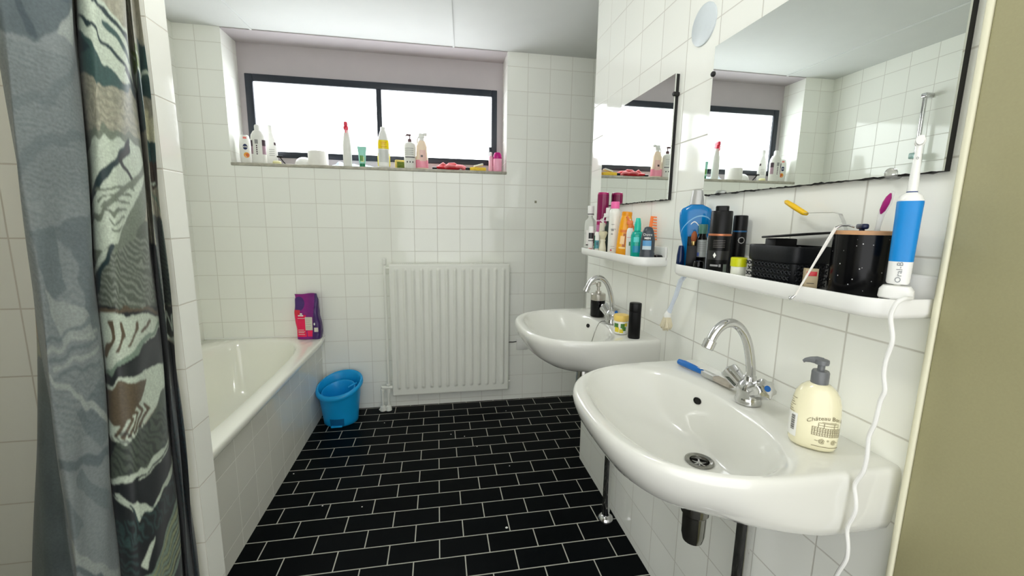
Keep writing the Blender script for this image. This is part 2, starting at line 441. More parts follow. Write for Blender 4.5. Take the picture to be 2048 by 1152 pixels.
def basin(y, label, n_top=.885):
    t = thing('wash_basin', label, 'sink', (XR - .0005, y, n_top), 0, 'white wash basins on the tiled wall')
    N = 160; O = outline(N); cx = .258
    def W(u, d, z): return (-d, u, z)
    R = []
    # underside up to the rim
    TK = [(.10, -.178), (.30, -.176), (.50, -.160), (.66, -.138), (.78, -.114), (.87, -.091), (.93, -.066), (.965, -.050), (.985, -.036), (.996, -.026), (1.0, -.018), (.998, -.010), (.991, -.004), (.980, -.001), (.966, 0.0)]
    AP = [(.10, -.150), (.35, -.142), (.6, -.135), (.8, -.131), (.92, -.126), (.97, -.117), (.988, -.100), (.994, -.075), (.997, -.050), (1.0, -.030), (1.0, -.018), (.998, -.010), (.991, -.004), (.980, -.001), (.966, 0.0)]
    for (st, zt), (sa, za) in zip(TK, AP):
        ring = []
        for u, d in O:
            w_ = min(1, max(0, 1 - (d - .10) / .24)); w_ = w_ * w_ * (3 - 2 * w_)
            sc = st + (sa - st) * w_; zz = zt + (za - zt) * w_
            sd = sc + (min(1, sc * 1.35) - sc) * w_
            ring.append(W(u * sc, max(.16 + (d - .16) * sd if d > .16 or sd < .5 else d, 0.0), zz))
        R.append(ring)
    # deck to the bowl lip, then down the bowl
    a_, b_, cx = .248, .152, .261; e = 2.35
    def bowl(i, k, z, sh=0.0, cr=None):
        a = 2 * PI * i / N; c, s_ = math.cos(a), math.sin(a)
        r = 1 / ((abs(c) / a_) ** e + (abs(s_) / b_) ** e) ** (1 / e)
        if cr: rk = r * k * (1 - cr[0]) + cr[1] * cr[0]; return W(c * rk - .007 - sh * .058, cx - sh + s_ * rk, z)
        return W(c * r * k - .007 - sh * .058, cx - sh + s_ * r * k, z)
    R.append([tuple(.45 * p + .55 * q for p, q in zip(W(u * .965, d * .97, -.001), bowl(i, 1.02, -.003))) for i, (u, d) in enumerate(O)])
    for k, z, sh in [(1.02, -.0035, 0), (1.0, -.0065, 0), (.982, -.012, 0), (.955, -.019, .001), (.91, -.035, .003), (.84, -.058, .008), (.74, -.084, .020), (.6, -.108, .038), (.42, -.128, .062)]:
        R.append([bowl(i, k, z, sh) for i in range(N)])
    for k, z, sh, cr in [(.27, -.135, .079, (.6, .045)), (.17, -.1375, .085, (1, .029)), (.1, -.138, .0855, (1, .0215)), (.1, -.146, .0855, (1, .021)), (.1, -.165, .0855, (1, .0205))]:
        R.append([bowl(i, k, z, sh, cr) for i in range(N)])
    bmb = MB().loft(R)
    obj('basin', bmb, M_CER, t, True, 60)
    # waste
    dx, dy, dz = -.1755, -.012, -.138
    w = MB().lathe([(.031, .002), (.031, .0045), (.027, .006), (.021, .0035), (.019, -.004), (.0185, -.012)], 32, c=(dx, dy), caps=(False, False)); w.v = [(a, b, c + dz) for a, b, c in w.v]
    wo = obj('waste_ring', w, M_DCHROME, t)
    g = MB().lathe([(.018, 0), (.0178, .001)], 24, c=(dx, dy)); g.v = [(a, b, c + dz - .0075) for a, b, c in g.v]
    g2 = obj('waste_grid', g, M_DARK, t)
    sp = MB()
    for k in range(3):
        a = k * PI / 3; sp.rbox((-.017, -.002, 0), (.017, .002, .003), .0008, M=Matrix.Translation((dx, dy, dz - .006)) @ Matrix.Rotation(a, 4, 'Z'))
    sp.lathe([(.006, dz - .006), (.006, dz - .002), (.002, dz - .001)], 12, c=(dx, dy))
    obj('waste_cross', sp, M_CHROME, t)
    # overflow hole on the back slope of the bowl
    from mathutils.bvhtree import BVHTree
    bv = BVHTree.FromPolygons([Vector(q) for q in bmb.v], bmb.f)
    oc, nrm, _, _ = bv.ray_cast(Vector((-.20, .060, -.036)), Vector((.96, .26, 0)).normalized())
    if nrm.x > 0: nrm = -nrm
    M = Matrix.Translation(oc) @ nrm.to_track_quat('Z', 'Y').to_matrix().to_4x4()
    obj('overflow_hole', MB().lathe([(.0115, -.004), (.0115, .0025), (.009, .003), (.0085, .0018)], 20, sx=1.0, sy=.72).xf(M), M_GBLACK, t)
    # chrome bottle trap with its outlet
    tr = MB().lathe([(.022, -.172), (.022, -.19), (.027, -.193), (.030, -.235), (.0305, -.262), (.026, -.268), (.0255, -.318), (.022, -.334), (.012, -.341)], 28, c=(dx, dy))
    tr.tube([(dx + .02, dy, -.222), (-.10, dy, -.222), (-.06, dy, -.222)], .011, 14).tube([(dx + .035, dy, -.222), (dx + .05, dy, -.222)], .016, 14)
    obj('bottle_trap', tr, M_DCHROME, t)
    obj('supply_valve', MB().tube([(-.001, .11, -.2), (-.05, .11, -.2)], .009, 10).tube([(-.045, .11, -.21), (-.045, .11, -.16)], .008, 10).tube([(-.05, .11, -.2), (-.08, .125, -.195)], .006, 8), M_DARK, t)
    fl = MB().lathe([(.034, 0), (.034, .004), (.03, .014), (.021, .022), (.018, .024)], 28); fl.v = [(a - .047, b - .02, c - n_top + .0005) for a, b, c in fl.v]
    obj('floor_flange', fl, M_CHROME, t)
    obj('waste_pipe', MB().tube([(-.047, -.02, -n_top + .002), (-.047, -.02, -.13)], .0165, 20), M_CHROME, t)
    return t

def tap(y, label):
    t = thing('mixer_tap', label, 'tap', (1.139, y, .8845), 0, 'chrome mixer taps')
    obj('tap_body', MB().lathe([(.027, 0), (.0275, .004), (.025, .012), (.024, .02), (.026, .03), (.022, .044), (.0135, .052), (.0125, .062), (.009, .064)], 28), M_CHROME, t)
    path = [(.0, 0, .055), (.0, 0, .075), (-.006, 0, .105), (-.014, .0, .135), (-.026, 0, .160), (-.042, 0, .178), (-.060, 0, .1865), (-.078, 0, .184), (-.093, 0, .173), (-.103, .0, .158), (-.108, 0, .146)]
    P = []
    for a, b_ in zip(path, path[1:]):
        for k in range(4): P.append(tuple(a[i] + (b_[i] - a[i]) * k / 4 for i in range(3)))
    P.append(path[-1])
    for _ in range(3): P = [P[0]] + [tuple((P[i-1][j] + 2 * P[i][j] + P[i+1][j]) / 4 for j in range(3)) for i in range(1, len(P) - 1)] + [P[-1]]
    obj('spout', MB().tube(P, .0098, 20), M_CHROME, t)
    d = Vector((-.38, 0, -.92)).normalized(); e0 = Vector(path[-1])
    obj('aerator', MB().tube([e0 - d * .003, e0 - d * .002, e0 + d * .016, e0 + d * .018], [.0105, .0128, .0128, .011], 20), M_CHROME, t)
    for s_ in (1, -1):
        ax = Vector((-.12, s_ * .86, .5)).normalized()
        M = Matrix.Translation((0, 0, .022)) @ ax.to_track_quat('Z', 'X').to_matrix().to_4x4()
        arm = MB().lathe([(.013, .0), (.0125, .026)], 18).xf(M)
        kb = MB(); R = []
        for r, z in [(.0145, .020), (.0185, .024), (.0205, .046), (.0225, .062), (.021, .066), (.014, .068)]:
            R.append([(r * (1.0 if i % 4 in (0, 1) else .84) * math.cos(2*PI*i/24), r * (1.0 if i % 4 in (0, 1) else .84) * math.sin(2*PI*i/24), z) for i in range(24)])
        kb.loft(R).xf(M)
        h = obj('tap_handle', kb, M_CHROME, t, True, 25)
        obj('arm', arm, M_CHROME, h)
        dot = MB().lathe([(.0065, .0675), (.0065, .0692), (.004, .0698)], 16).xf(M)
        obj('colour_dot', dot, mat('blue_dot', rgb(16, 92, 170), .3, noise=.05) if s_ < 0 else mat('red_dot', rgb(176, 40, 36), .3, noise=.05), h)
    return t

Y1, Y2 = -2.010, -1.257
basin(Y1, 'white ceramic wash basin nearest the doorway under the large wall mirror')
basin(Y2, 'white ceramic wash basin at the far end of the tiled wall beyond the nearer basin')
tap(-2.022, 'chrome swan-neck mixer tap on the nearer basin beside the cream soap bottle')
tap(-1.276, 'chrome swan-neck mixer tap on the far basin in front of the black soap dispenser')
obj_chain = None
# plug chain on the far basin
ch = [(1.115, -1.262, .8885), (1.10, -1.268, .889), (1.088, -1.272, .883), (1.078, -1.276, .868), (1.068, -1.28, .846), (1.06, -1.282, .82), (1.05, -1.285, .79), (1.037, -1.287, .764)]
tag(obj('plug_chain', MB().tube(ch, .0016, 6), M_DCHROME), 'thin plug chain hanging into the far basin from its tap', 'chain')

# ------------------------------------------------------------------ mirrors and wall disc
def mirror(ya, yb, z0, z1, label, clips):
    t = thing('wall_mirror', label, 'mirror', (XR - .001, (ya + yb) / 2, z0), 0, 'frameless wall mirrors')
    h = (yb - ya) / 2; Hm = z1 - z0
    # chipped lower edge
    n = 80; low = []
    for i in range(n + 1):
        u = -h + 2 * h * i / n
        low.append((u, max(0.0, random.gauss(.0004, .0012)) if 0 < i < n else 0))
    front = [(-.0145, u, w) for u, w in low] + [(-.0145, h, Hm), (-.0145, -h, Hm)]
    back = [(-.0105, y, z) for _, y, z in front]
    m_ = MB(); N_ = len(front); m_.v = front + back
    m_.f = [tuple(range(N_)), tuple(reversed(range(N_, 2 * N_)))] + [(i, (i + 1) % N_, N_ + (i + 1) % N_, N_ + i) for i in range(N_)]
    obj('mirror_glass', m_, M_MIRROR, t, False)
    lowb = []
    for i in range(n + 1):
        u = -h + 2 * h * i / n
        lowb.append((-.0106, u, -abs(random.gauss(0, .0013))))
    fr = lowb + [(-.0106, h - .0006, Hm - .0006), (-.0106, -h + .0004, Hm - .0006)]
    m_ = MB(); N_ = len(fr); m_.v = fr + [(0, y, z) for _, y, z in fr]
    m_.f = [tuple(range(N_)), tuple(reversed(range(N_, 2 * N_)))] + [(i, (i + 1) % N_, N_ + (i + 1) % N_, N_ + i) for i in range(N_)]
    obj('worn_backing', m_, M_DARK, t, False)
    for u, w, big in clips:
        c = MB().tube([(-.0002, u, w), (-.017, u, w), (-.019, u, w)], [.007, .007, .005] if not big else [.009, .009, .006], 18)
        obj('mirror_clip', c, M_DARK if not big else mat('clip_plastic', rgb(232, 232, 226), .15, trans=.7, noise=.05), t)
mirror(-2.283, -1.722, 1.363, 1.752, 'large frameless wall mirror above the nearer basin by the doorway', [(.2805, .32, False), (-.2095, .004, True)])
mirror(-1.536, -.972, 1.361, 1.747, 'frameless wall mirror above the far basin and its crowded shelf', [(-.282, .325, False)])
tag(obj('wall_disc', MB().tube([(XR - .0003, -1.642, 1.842), (XR - .004, -1.642, 1.842), (XR - .0055, -1.642, 1.842)], [.0545, .0545, .052], 48), mat('disc_plastic', rgb(214, 222, 226), .35, noise=.02)), 'round white disc stuck on the wall above and between the mirrors', 'wall disc')

# ------------------------------------------------------------------ shelves
def shelf(ya, yb, label):
    t = thing('wall_shelf', label, 'shelf', (XR - .0005, (ya + yb) / 2, 1.14), 0, 'white shelves under the mirrors')
    h = (yb - ya) / 2; D = .108; N = 30
    def plan(ins):
        pts = []; r = .045
        pts.append((0, -h + ins)); 
        for k in range(9):
            a = PI / 2 * k / 8
            pts.append((-(D - ins) + (r - ins) - (r - ins) * math.sin(a), -h + ins + (r - ins) - (r - ins) * math.cos(a)))
        for k in range(9):
            a = PI / 2 * k / 8
            pts.append((-(D - ins) + (r - ins) - (r - ins) * math.cos(a), h - ins - (r - ins) + (r - ins) * math.sin(a)))
        pts.append((0, h - ins))
        return pts
    R = [[(x, y, z) for x, y in plan(i)] for i, z in [(.010, 0), (.003, .004), (0, .010), (0, .029), (.001, .0315), (.003, .032), (.0045, .031), (.0055, .022), (.010, .020)]]
    obj('tray', MB().loft(R), M_WPL, t, True, 40)
    obj('back_plate', MB().rbox((-.010, -h, .018), (0, h, .066), .004, 3), M_WPL, t)
    return t
shelf(-2.300, -1.728, 'white shelf with black toiletries and an electric toothbrush under the large mirror')
shelf(-1.541, -.968, 'white shelf with a row of colourful bottles above the far basin')
ZS = 1.1605

# ------------------------------------------------------------------ generic containers
def side_scale(x, y, z):
    d = Vector((x, y, z)) - CAM; f_ = Vector((.1717, .9732, -.1541))
    a_ = Vector((d.x, d.y, 0)).normalized(); return a_.dot(Vector((.1737, .9848, 0)))
def bottle(name, label, cat, x, y, z, body, m, e=2.4, cap=None, capm=None, capname='cap', rz=None, tilt=None, group=None, extra=0.0, n=40, hide=False):
    t = thing(name, label, cat, (x, y, z), face(x, y, extra) if rz is None else rz, group, tilt)
    sd_ = side_scale(x, y, z); t.scale = (sd_, sd_, 1)
    obj('body', MB().sup(body, e, n), m, t, True, 40)
    if cap: obj(capname, MB().sup(cap, 2.0, n), capm, t, True, 40)
    return t
def oval(t, name, body, e, a0, a1, z0, z1, m, off=.0008):
    V = []
    for i in range(28):
        q = 2 * PI * i / 28; z = (z0 + z1) / 2 + (z1 - z0) / 2 * math.sin(q); a = math.radians((a0 + a1) / 2 + (a1 - a0) / 2 * math.cos(q))
        hx, hy = interp(body, z); x, y = spt(hx + off, hy + off, e, a); V.append((x, y, z))
    return obj(name, MB().add(V, [tuple(range(28))]), m, t, False)
def lab(t, name, body, e, a0, a1, z0, z1, m, off=.0006, label=None, **k):
    o = obj(name, patch(body, e, a0, a1, z0, z1, off, **k), m, t, True, 60)
    if label: o['label'] = label
    return o
def txt(t, s, size, body, e, ang, z, m, **k):
    return obj('lettering', wrap_text(s, size, body, e, ang, z, **k), m, t, False)

def col(name, r, g, b, rough=.3, **k):
    return mat(name, rgb(r, g, b), rough, noise=k.pop('noise', .03), nscale=k.pop('nscale', 40), **k)
K_WHITE = col('label_white', 236, 236, 230)
K_BLACK = col('print_black', 24, 24, 26)
K_GREY = col('print_grey', 150, 150, 148)
G_SH2 = None

# ---- far shelf, from the far end to the near end
b = [(.022, .020, 0), (.0265, .023, .004), (.0265, .023, .115), (.024, .021, .132), (.014, .014, .143), (.011, .011, .147), (.011, .011, .156)]
t = bottle('mouthwash_bottle', 'clear bottle with white cap at the far end of the far shelf', 'bottle', 1.137, -1.004, ZS, b, col('clear_plastic', 236, 238, 234, .1, trans=.82, ior=1.2, noise=.01), 2.8, [(.0145, .0145, .156), (.0145, .0145, .196), (.013, .013, .199)], M_WPLM)
lab(t, 'black_label', b, 2.8, -100, -48, .03, .078, K_BLACK); lab(t, 'label_panel', b, 2.8, -125, -45, .02, .09, K_WHITE, off=.0003); lab(t, 'label_stripe', b, 2.8, -125, -45, .022, .027, K_BLACK, off=.0007)
obj('cap_band', MB().lathe([(.0147, .16), (.0147, .164)], 24, caps=(False, False)), K_BLACK, t)

b = [(.022, .022, 0), (.0245, .0245, .004), (.0245, .0245, .245), (.0235, .0235, .252), (.020, .020, .2535)]
t = bottle('hairspray_can', 'tall magenta spray can with a maroon cap on the far shelf', 'can', 1.160, -1.083, ZS, b, col('magenta_can', 166, 22, 96, .22), 2)
lab(t, 'pink_band', b, 2, -180, 179, .0, .115, col('pink_can', 196, 112, 160, .25), off=.0004, na=40)
lab(t, 'dark_cap', b, 2, -180, 179, .135, .244, col('maroon_cap', 128, 12, 74, .2), off=.0006, na=40)
lab(t, 'mauve_band', b, 2, -180, 179, .130, .136, col('pale_mauve', 206, 160, 190, .3), off=.0009, na=40)  # pale mauve ring between the pink body and the maroon cap
txt(t, 'S', .03, b, 2, -95, .12, K_WHITE, bold=.0006)

b = [(.010, .006, 0), (.011, .008, .004), (.011, .008, .095), (.0095, .003, .108)]
t = bottle('small_tube', 'small white tube with a black label beside the clear bottle', 'tube', 1.115, -1.073, ZS, b, M_WPLM, 3)
lab(t, 'black_label', b, 3, -140, -40, .055, .08, K_BLACK); lab(t, 'thin_stripe', b, 3, -150, -30, .044, .047, K_BLACK); lab(t, 'red_print', b, 3, -130, -60, .008, .013, col('print_red', 190, 60, 50))

b = [(.0105, .008, 0), (.0115, .009, .003), (.0115, .009, .07), (.010, .008, .082), (.006, .006, .086)]
t = bottle('toothpaste_tube', 'short white and teal tube standing left of the shaving brush', 'tube', 1.117, -1.140, ZS, b, K_WHITE, 2.6)
lab(t, 'teal_print', b, 2.6, -130, -50, .016, .05, col('teal_print', 70, 140, 150)); lab(t, 'dark_print', b, 2.6, -105, -65, .03, .044, col('teal_dark', 40, 90, 105), off=.0009)
lab(t, 'green_side', b, 2.6, -180, -130, .004, .07, col('tube_green', 44, 110, 84))

b = [(.012, .010, 0), (.0138, .012, .004), (.0138, .012, .085), (.0125, .010, .118), (.012, .009, .124)]
t = bottle('lotion_bottle', 'cream coloured squat bottle behind the shaving brush', 'bottle', 1.149, -1.116, ZS, b, col('cream_plastic', 226, 220, 200), 3)
lab(t, 'black_button', b, 3, -88, -40, .074, .09, K_BLACK)

t = thing('shaving_brush', 'cream shaving brush standing on the far shelf with fanned bristles', 'brush', (1.122, -1.191, ZS), 0)
t.scale = (.9, .9, 1)
obj('handle', MB().lathe([(.0145, 0), (.016, .003), (.0155, .02), (.0125, .036), (.0105, .046), (.0125, .052), (.011, .056)], 24), col('ivory', 224, 220, 196, .25), t)
br = MB().lathe([(.0095, .054), (.0115, .062), (.0165, .074), (.0195, .082), (.0185, .086), (.010, .089)], 30)
for k in range(60):
    a = random.random() * 2 * PI; r = .0188 * math.sqrt(random.random())
    br.tube([(r * .5 * math.cos(a), r * .5 * math.sin(a), .058), (r * math.cos(a), r * math.sin(a), .086 + random.random() * .004)], .0008, 5)
obj('bristles', br, col('bristle_cream', 214, 208, 176, .7), t)

b = [(.010, .010, 0), (.012, .012, .004), (.012, .012, .105), (.008, .008, .116), (.0055, .0055, .12), (.0055, .0055, .132)]
t = bottle('pump_spray', 'slim dark green bottle with a white spray nozzle behind the white can', 'bottle', 1.155, -1.155, ZS, b, col('dark_green_glass', 24, 44, 36, .15), 2, [(.008, .008, .131), (.008, .008, .143), (.006, .006, .146)], M_WPL, 'collar')
obj('nozzle', MB().rbox((-.018, -.0055, .146), (.008, .0055, .163), .003).rbox((-.010, -.004, .160), (.006, .004, .186), .003).tube([(-.016, 0, .150), (-.020, 0, .136), (-.018, 0, .122)], .0028, 8), M_WPL, t)

b = [(.020, .020, 0), (.0225, .0225, .004), (.0225, .0225, .160), (.021, .021, .170), (.0155, .0155, .178)]
t = bottle('white_spray_can', 'white spray can with a bright pink cap on the far shelf', 'can', 1.132, -1.273, ZS, b, col('can_white', 230, 230, 222, .22), 2, [(.0165, .0165, .178), (.0172, .0172, .182), (.0168, .0168, .202), (.0145, .0145, .2045)], col('pink_cap', 240, 108, 170, .3))
for k, (a0, w, z, h) in enumerate([(-118, 26, .092, .008), (-120, 20, .078, .005), (-120, 30, .116, .002), (-118, 40, .024, .0015), (-118, 40, .032, .0015)]):
    lab(t, 'print_line', b, 2, a0, a0 + w, z, z + h, K_GREY)
lab(t, 'red_mark', b, 2, -122, -104, .016, .021, col('print_crimson', 190, 40, 70))
txt(t, 'care', .012, b, 2, -100, .096, K_GREY)

b = [(.021, .014, 0), (.0245, .0165, .005), (.0255, .017, .05), (.024, .0165, .105), (.021, .015, .14), (.019, .013, .15)]
t = bottle('shampoo_bottle', 'amber flat shampoo bottle with an orange label on the far shelf', 'bottle', 1.139, -1.338, ZS, b, col('amber_plastic', 238, 164, 28, .18), 2.8, [(.0195, .014, .150), (.0195, .014, .163), (.016, .011, .1655)], col('amber_cap', 232, 150, 20, .2), tilt=(0, math.radians(4), 0))
lab(t, 'pale_swirl', b, 2.8, -120, -85, .045, .075, col('peach_print', 244, 206, 150)); lab(t, 'brown_swirl', b, 2.8, -100, -75, .035, .085, col('brown_print', 176, 96, 30), off=.0004)
lab(t, 'orange_band', b, 2.8, -130, -55, .088, .098, col('orange_print', 220, 122, 22)); lab(t, 'cream_arc', b, 2.8, -75, -45, .128, .140, col('cream_print', 248, 232, 206))
lab(t, 'pale_foot', b, 2.8, -125, -70, .028, .034, col('peach_print2', 246, 214, 140))

b = [(.0115, .010, 0), (.013, .0115, .004), (.013, .0115, .088), (.011, .010, .1), (.007, .007, .106)]
t = bottle('trigger_bottle', 'small white spray bottle with an orange head between amber and teal bottles', 'bottle', 1.141, -1.392, ZS, b, M_WPLM, 2.4, [(.0085, .0085, .106), (.0085, .0085, .116), (.007, .007, .118)], col('orange_head', 226, 120, 60), 'collar')
obj('spray_head', MB().rbox((-.014, -.006, .117), (.009, .006, .132), .003).tube([(-.006, 0, .13), (-.012, 0, .142), (-.016, 0, .146)], .004, 8).tube([(.006, 0, .12), (.012, 0, .108), (.013, 0, .095)], .0028, 8), col('orange_head', 226, 120, 60), t)
lab(t, 'green_leaf', b, 2.4, -100, -75, .042, .056, col('leaf_green', 60, 120, 70)); lab(t, 'pink_line', b, 2.4, -140, -50, .071, .073, col('pink_line', 226, 160, 170))

b = [(.018, .015, 0), (.0205, .017, .004), (.0225, .018, .045), (.022, .018, .080), (.018, .015, .092), (.010, .010, .0965)]
t = bottle('teal_spray', 'translucent teal spray bottle with a tapered cap on the far shelf', 'bottle', 1.137, -1.455, ZS, b, col('teal_plastic', 20, 178, 160, .12, trans=.25, noise=.08), 2.5, [(.0125, .0125, .0965), (.0118, .0118, .12), (.0085, .0085, .138), (.0065, .0065, .1405)], col('teal_cap', 28, 186, 160, .2))
lab(t, 'blue_print', b, 2.5, -125, -60, .022, .045, col('blue_print', 20, 140, 176)); lab(t, 'light_print', b, 2.5, -120, -70, .058, .075, col('aqua_print', 90, 210, 205))

b = [(.0235, .015, 0), (.0255, .017, .004), (.0255, .017, .024), (.0235, .0155, .028), (.0245, .016, .034), (.024, .0155, .07), (.019, .0125, .096), (.013, .009, .1085), (.006, .005, .1115)]
t = bottle('roll_on_deodorant', 'dark grey roll-on deodorant with a blue label on the far shelf', 'deodorant', 1.144, -1.517, ZS, b, col('charcoal_plastic', 62, 68, 74, .3), 2.4)
lab(t, 'blue_label', b, 2.4, -128, -60, .037, .066, col('sky_label', 86, 150, 196)); lab(t, 'silver_label', b, 2.4, -128, -62, .036, .048, col('silver_print', 190, 206, 212), off=.0009)
txt(t, 'Dove', .011, b, 2.4, -92, .082, K_WHITE); txt(t, 'MEN', .008, b, 2.4, -92, .071, K_WHITE, bold=.0003)

t = thing('hair_comb', 'orange wide-toothed comb leaning on the tiles behind the roll-on deodorant', 'comb', (1.186, -1.461, ZS), face(1.186, -1.461) + math.radians(8), tilt=(math.radians(-6), math.radians(6), 0))
M_OR = col('orange_comb', 250, 128, 56, .35)
obj('spine', MB().rbox((-.019, -.002, 0), (-.008, .002, .148), .0015).rbox((.0165, -.002, .02), (.019, .002, .148), .0008), M_OR, t)
teeth = MB()
for k in range(9): teeth.rbox((-.009, -.0018, .148 - .0045 - k * .0095), (.018, .0018, .148 - k * .0095), .0012)
obj('teeth', teeth, M_OR, t)
tag(obj('round_tin', MB().lathe([(.016, 0), (.017, .003), (.017, .012), (.014, .017), (.004, .019)], 24), M_GBLACK, None, loc=(1.183, -1.518, ZS)), 'small black round tin at the near corner of the far shelf', 'tin')

# ---- near shelf
b = [(.032, .018, 0), (.036, .020, .004), (.030, .018, .028), (.031, .018, .06), (.041, .021, .10), (.0455, .0225, .13), (.0455, .0225, .152), (.040, .021, .163), (.024, .018, .171), (.018, .017, .174)]
t = bottle('blue_mouthwash', 'large blue mouthwash bottle with a silver cap on the near shelf', 'bottle', 1.156, -1.750, ZS, b, col('blue_liquid', 0, 114, 180, .1, noise=.06), 3.0, [(.0205, .0205, .174), (.020, .020, .178), (.0145, .0145, .212), (.012, .012, .214)], col('silver_cap', 178, 178, 176, .3, metal=.35))
lab(t, 'pale_swoosh', b, 3.0, -150, -40, .110, .114, col('swoosh', 120, 180, 220), band=.0035, na=24, nz=1, top=lambda u, z1: .095 + .05 * math.sin(u * 2.2))
lab(t, 'white_swoosh', b, 3.0, -105, -70, .118, .123, K_WHITE, band=.003, na=18, nz=1, top=lambda u, z1: .122 + .007 * math.sin(u * 4.5))
b = [(.010, .009, 0), (.0115, .0105, .003), (.0105, .010, .035), (.0075, .0075, .058), (.006, .006, .062)]
t = bottle('navy_bottle', 'small dark navy bottle in front of the blue mouthwash', 'bottle', 1.118, -1.7515, ZS, b, col('navy_glass', 14, 34, 74, .1), 2.2)
t = thing('black_holder', 'narrow black open holder with a makeup brush in it', 'holder', (1.124, -1.791, ZS), face(1.124, -1.791))
t.scale = (.85, .85, 1)
obj('body', MB().rbox((-.0145, -.010, 0), (.0145, -.0085, .064), .0006).rbox((-.0145, .0085, 0), (.0145, .010, .088), .0006).rbox((-.0145, -.0085, 0), (-.013, .0085, .07), .0006).rbox((.013, -.0085, 0), (.0145, .0085, .088), .0006).rbox((-.013, -.0085, 0), (.013, .0085, .002), .0006), M_BLACK, t)
t = thing('makeup_brush', 'makeup brush with copper bristles standing in the black holder', 'brush', (1.127, -1.790, ZS + .003), 0, tilt=(math.radians(2), 0, 0))
obj('handle', MB().lathe([(.003, 0), (.004, .03), (.0035, .06)], 14), M_BLACK, t); obj('ferrule', MB().lathe([(.0042, .06), (.0055, .063), (.0058, .073)], 16), col('gold_metal', 206, 176, 116, .25, metal=.8), t); obj('bristles', MB().lathe([(.0055, .072), (.0075, .080), (.0072, .090), (.004, .098), (.001, .100)], 18), col('copper_bristle', 140, 74, 36, .7, noise=.2), t)
b = [(.012, .012, 0), (.0138, .0138, .003), (.0138, .0138, .082), (.0115, .0115, .088), (.010, .010, .092), (.010, .010, .096)]
t = bottle('green_cap_bottle', 'small dark bottle with a grey label and green cap behind the black lid', 'bottle', 1.152, -1.792, ZS, b, M_GBLACK, 2, [(.0125, .0125, .096), (.0125, .0125, .119), (.0112, .0112, .121)], col('sage_cap', 74, 120, 106, .3))
lab(t, 'grey_label', b, 2, -165, -15, .034, .080, col('grey_label', 172, 178, 176)); lab(t, 'blue_mark', b, 2, -140, -112, .036, .046, col('periwinkle', 110, 130, 210), off=.0009)
for k in range(5): lab(t, 'print_line', b, 2, -125, -40, .05 + k * .0055, .0515 + k * .0055, K_GREY, off=.0008)
tag(obj('black_jar', MB().lathe([(.0118, 0), (.013, .002), (.013, .020), (.011, .026), (.004, .0275)], 28), M_GBLACK, None, loc=(1.119, -1.832, ZS)), 'low black domed jar in front of the small green-capped bottle', 'jar')
b = [(.0265, .0265, 0), (.0290, .0290, .004), (.0290, .0290, .088), (.0285, .0285, .0935)]
t = bottle('black_spray_can', 'large black spray can with a copper ring on the near shelf', 'can', 1.132, -1.888, ZS, b, col('black_can', 10, 10, 11, .32, spec=.3), 2, [(.0275, .0275, .0985), (.0272, .0272, .1), (.0268, .0268, .151), (.0255, .0255, .153)], M_BLACK, n=48)
obj('copper_ring', MB().lathe([(.0285, .0935), (.0292, .0945), (.0292, .0975), (.028, .0985)], 40), col('copper', 206, 130, 92, .3, metal=.5), t)
obj('spray_button', MB().sup([(.0165, .014, .153), (.0165, .014, .163), (.015, .012, .165)], 4, 32), M_BLACK, t)
lab(t, 'grey_band', b, 2, -150, -35, .036, .058, col('dark_grey_print', 40, 40, 40)); lab(t, 'barcode', b, 2, -62, -42, .006, .026, col('barcode_grey', 110, 120, 112))
d0 = patch(b, 2, -116, -100, .040, .054, .001, 2, 2); d0.f = [(1, 5, 7, 3)]; obj('diamond_mark', d0, K_WHITE, t, False)
for k, z in enumerate((.066, .070, .074, .078, .082)): lab(t, 'print_line', b, 2, -120, -62, z, z + .0012, col('dim_print', 96, 92, 88))
lab(t, 'print_line', b, 2, -128, -88, .020, .0245, col('pale_print', 150, 150, 150)); lab(t, 'print_line', b, 2, -84, -74, .019, .0255, col('pale_print', 150, 150, 150))
b = [(.0165, .0165, 0), (.0182, .0182, .004), (.0182, .0182, .130), (.0178, .0178, .142), (.015, .015, .1435)]
t = bottle('black_canister', 'slim black canister with a thin blue ring behind the copper-ringed can', 'can', 1.184, -1.889, ZS, b, M_BLACK, 2)
lab(t, 'blue_ring', b, 2, -180, 179, .103, .1065, col('blue_ring', 20, 84, 130), na=40)
obj('emblem', wrap_text('O', .024, b, 2, -70, .075, ), K_GREY, t, False)
b = [(.0165, .0165, 0), (.0175, .0175, .003), (.0175, .0175, .028)]
t = bottle('cream_jar', 'small frosted jar with a lime green lid on the near shelf', 'jar', 1.122, -1.972, ZS, b, col('frosted_white', 226, 228, 214, .3), 2, [(.0188, .0188, .0275), (.0192, .0192, .030), (.0192, .0192, .046), (.0175, .0175, .0475)], col('lime_lid', 202, 206, 22, .3), 'lid')

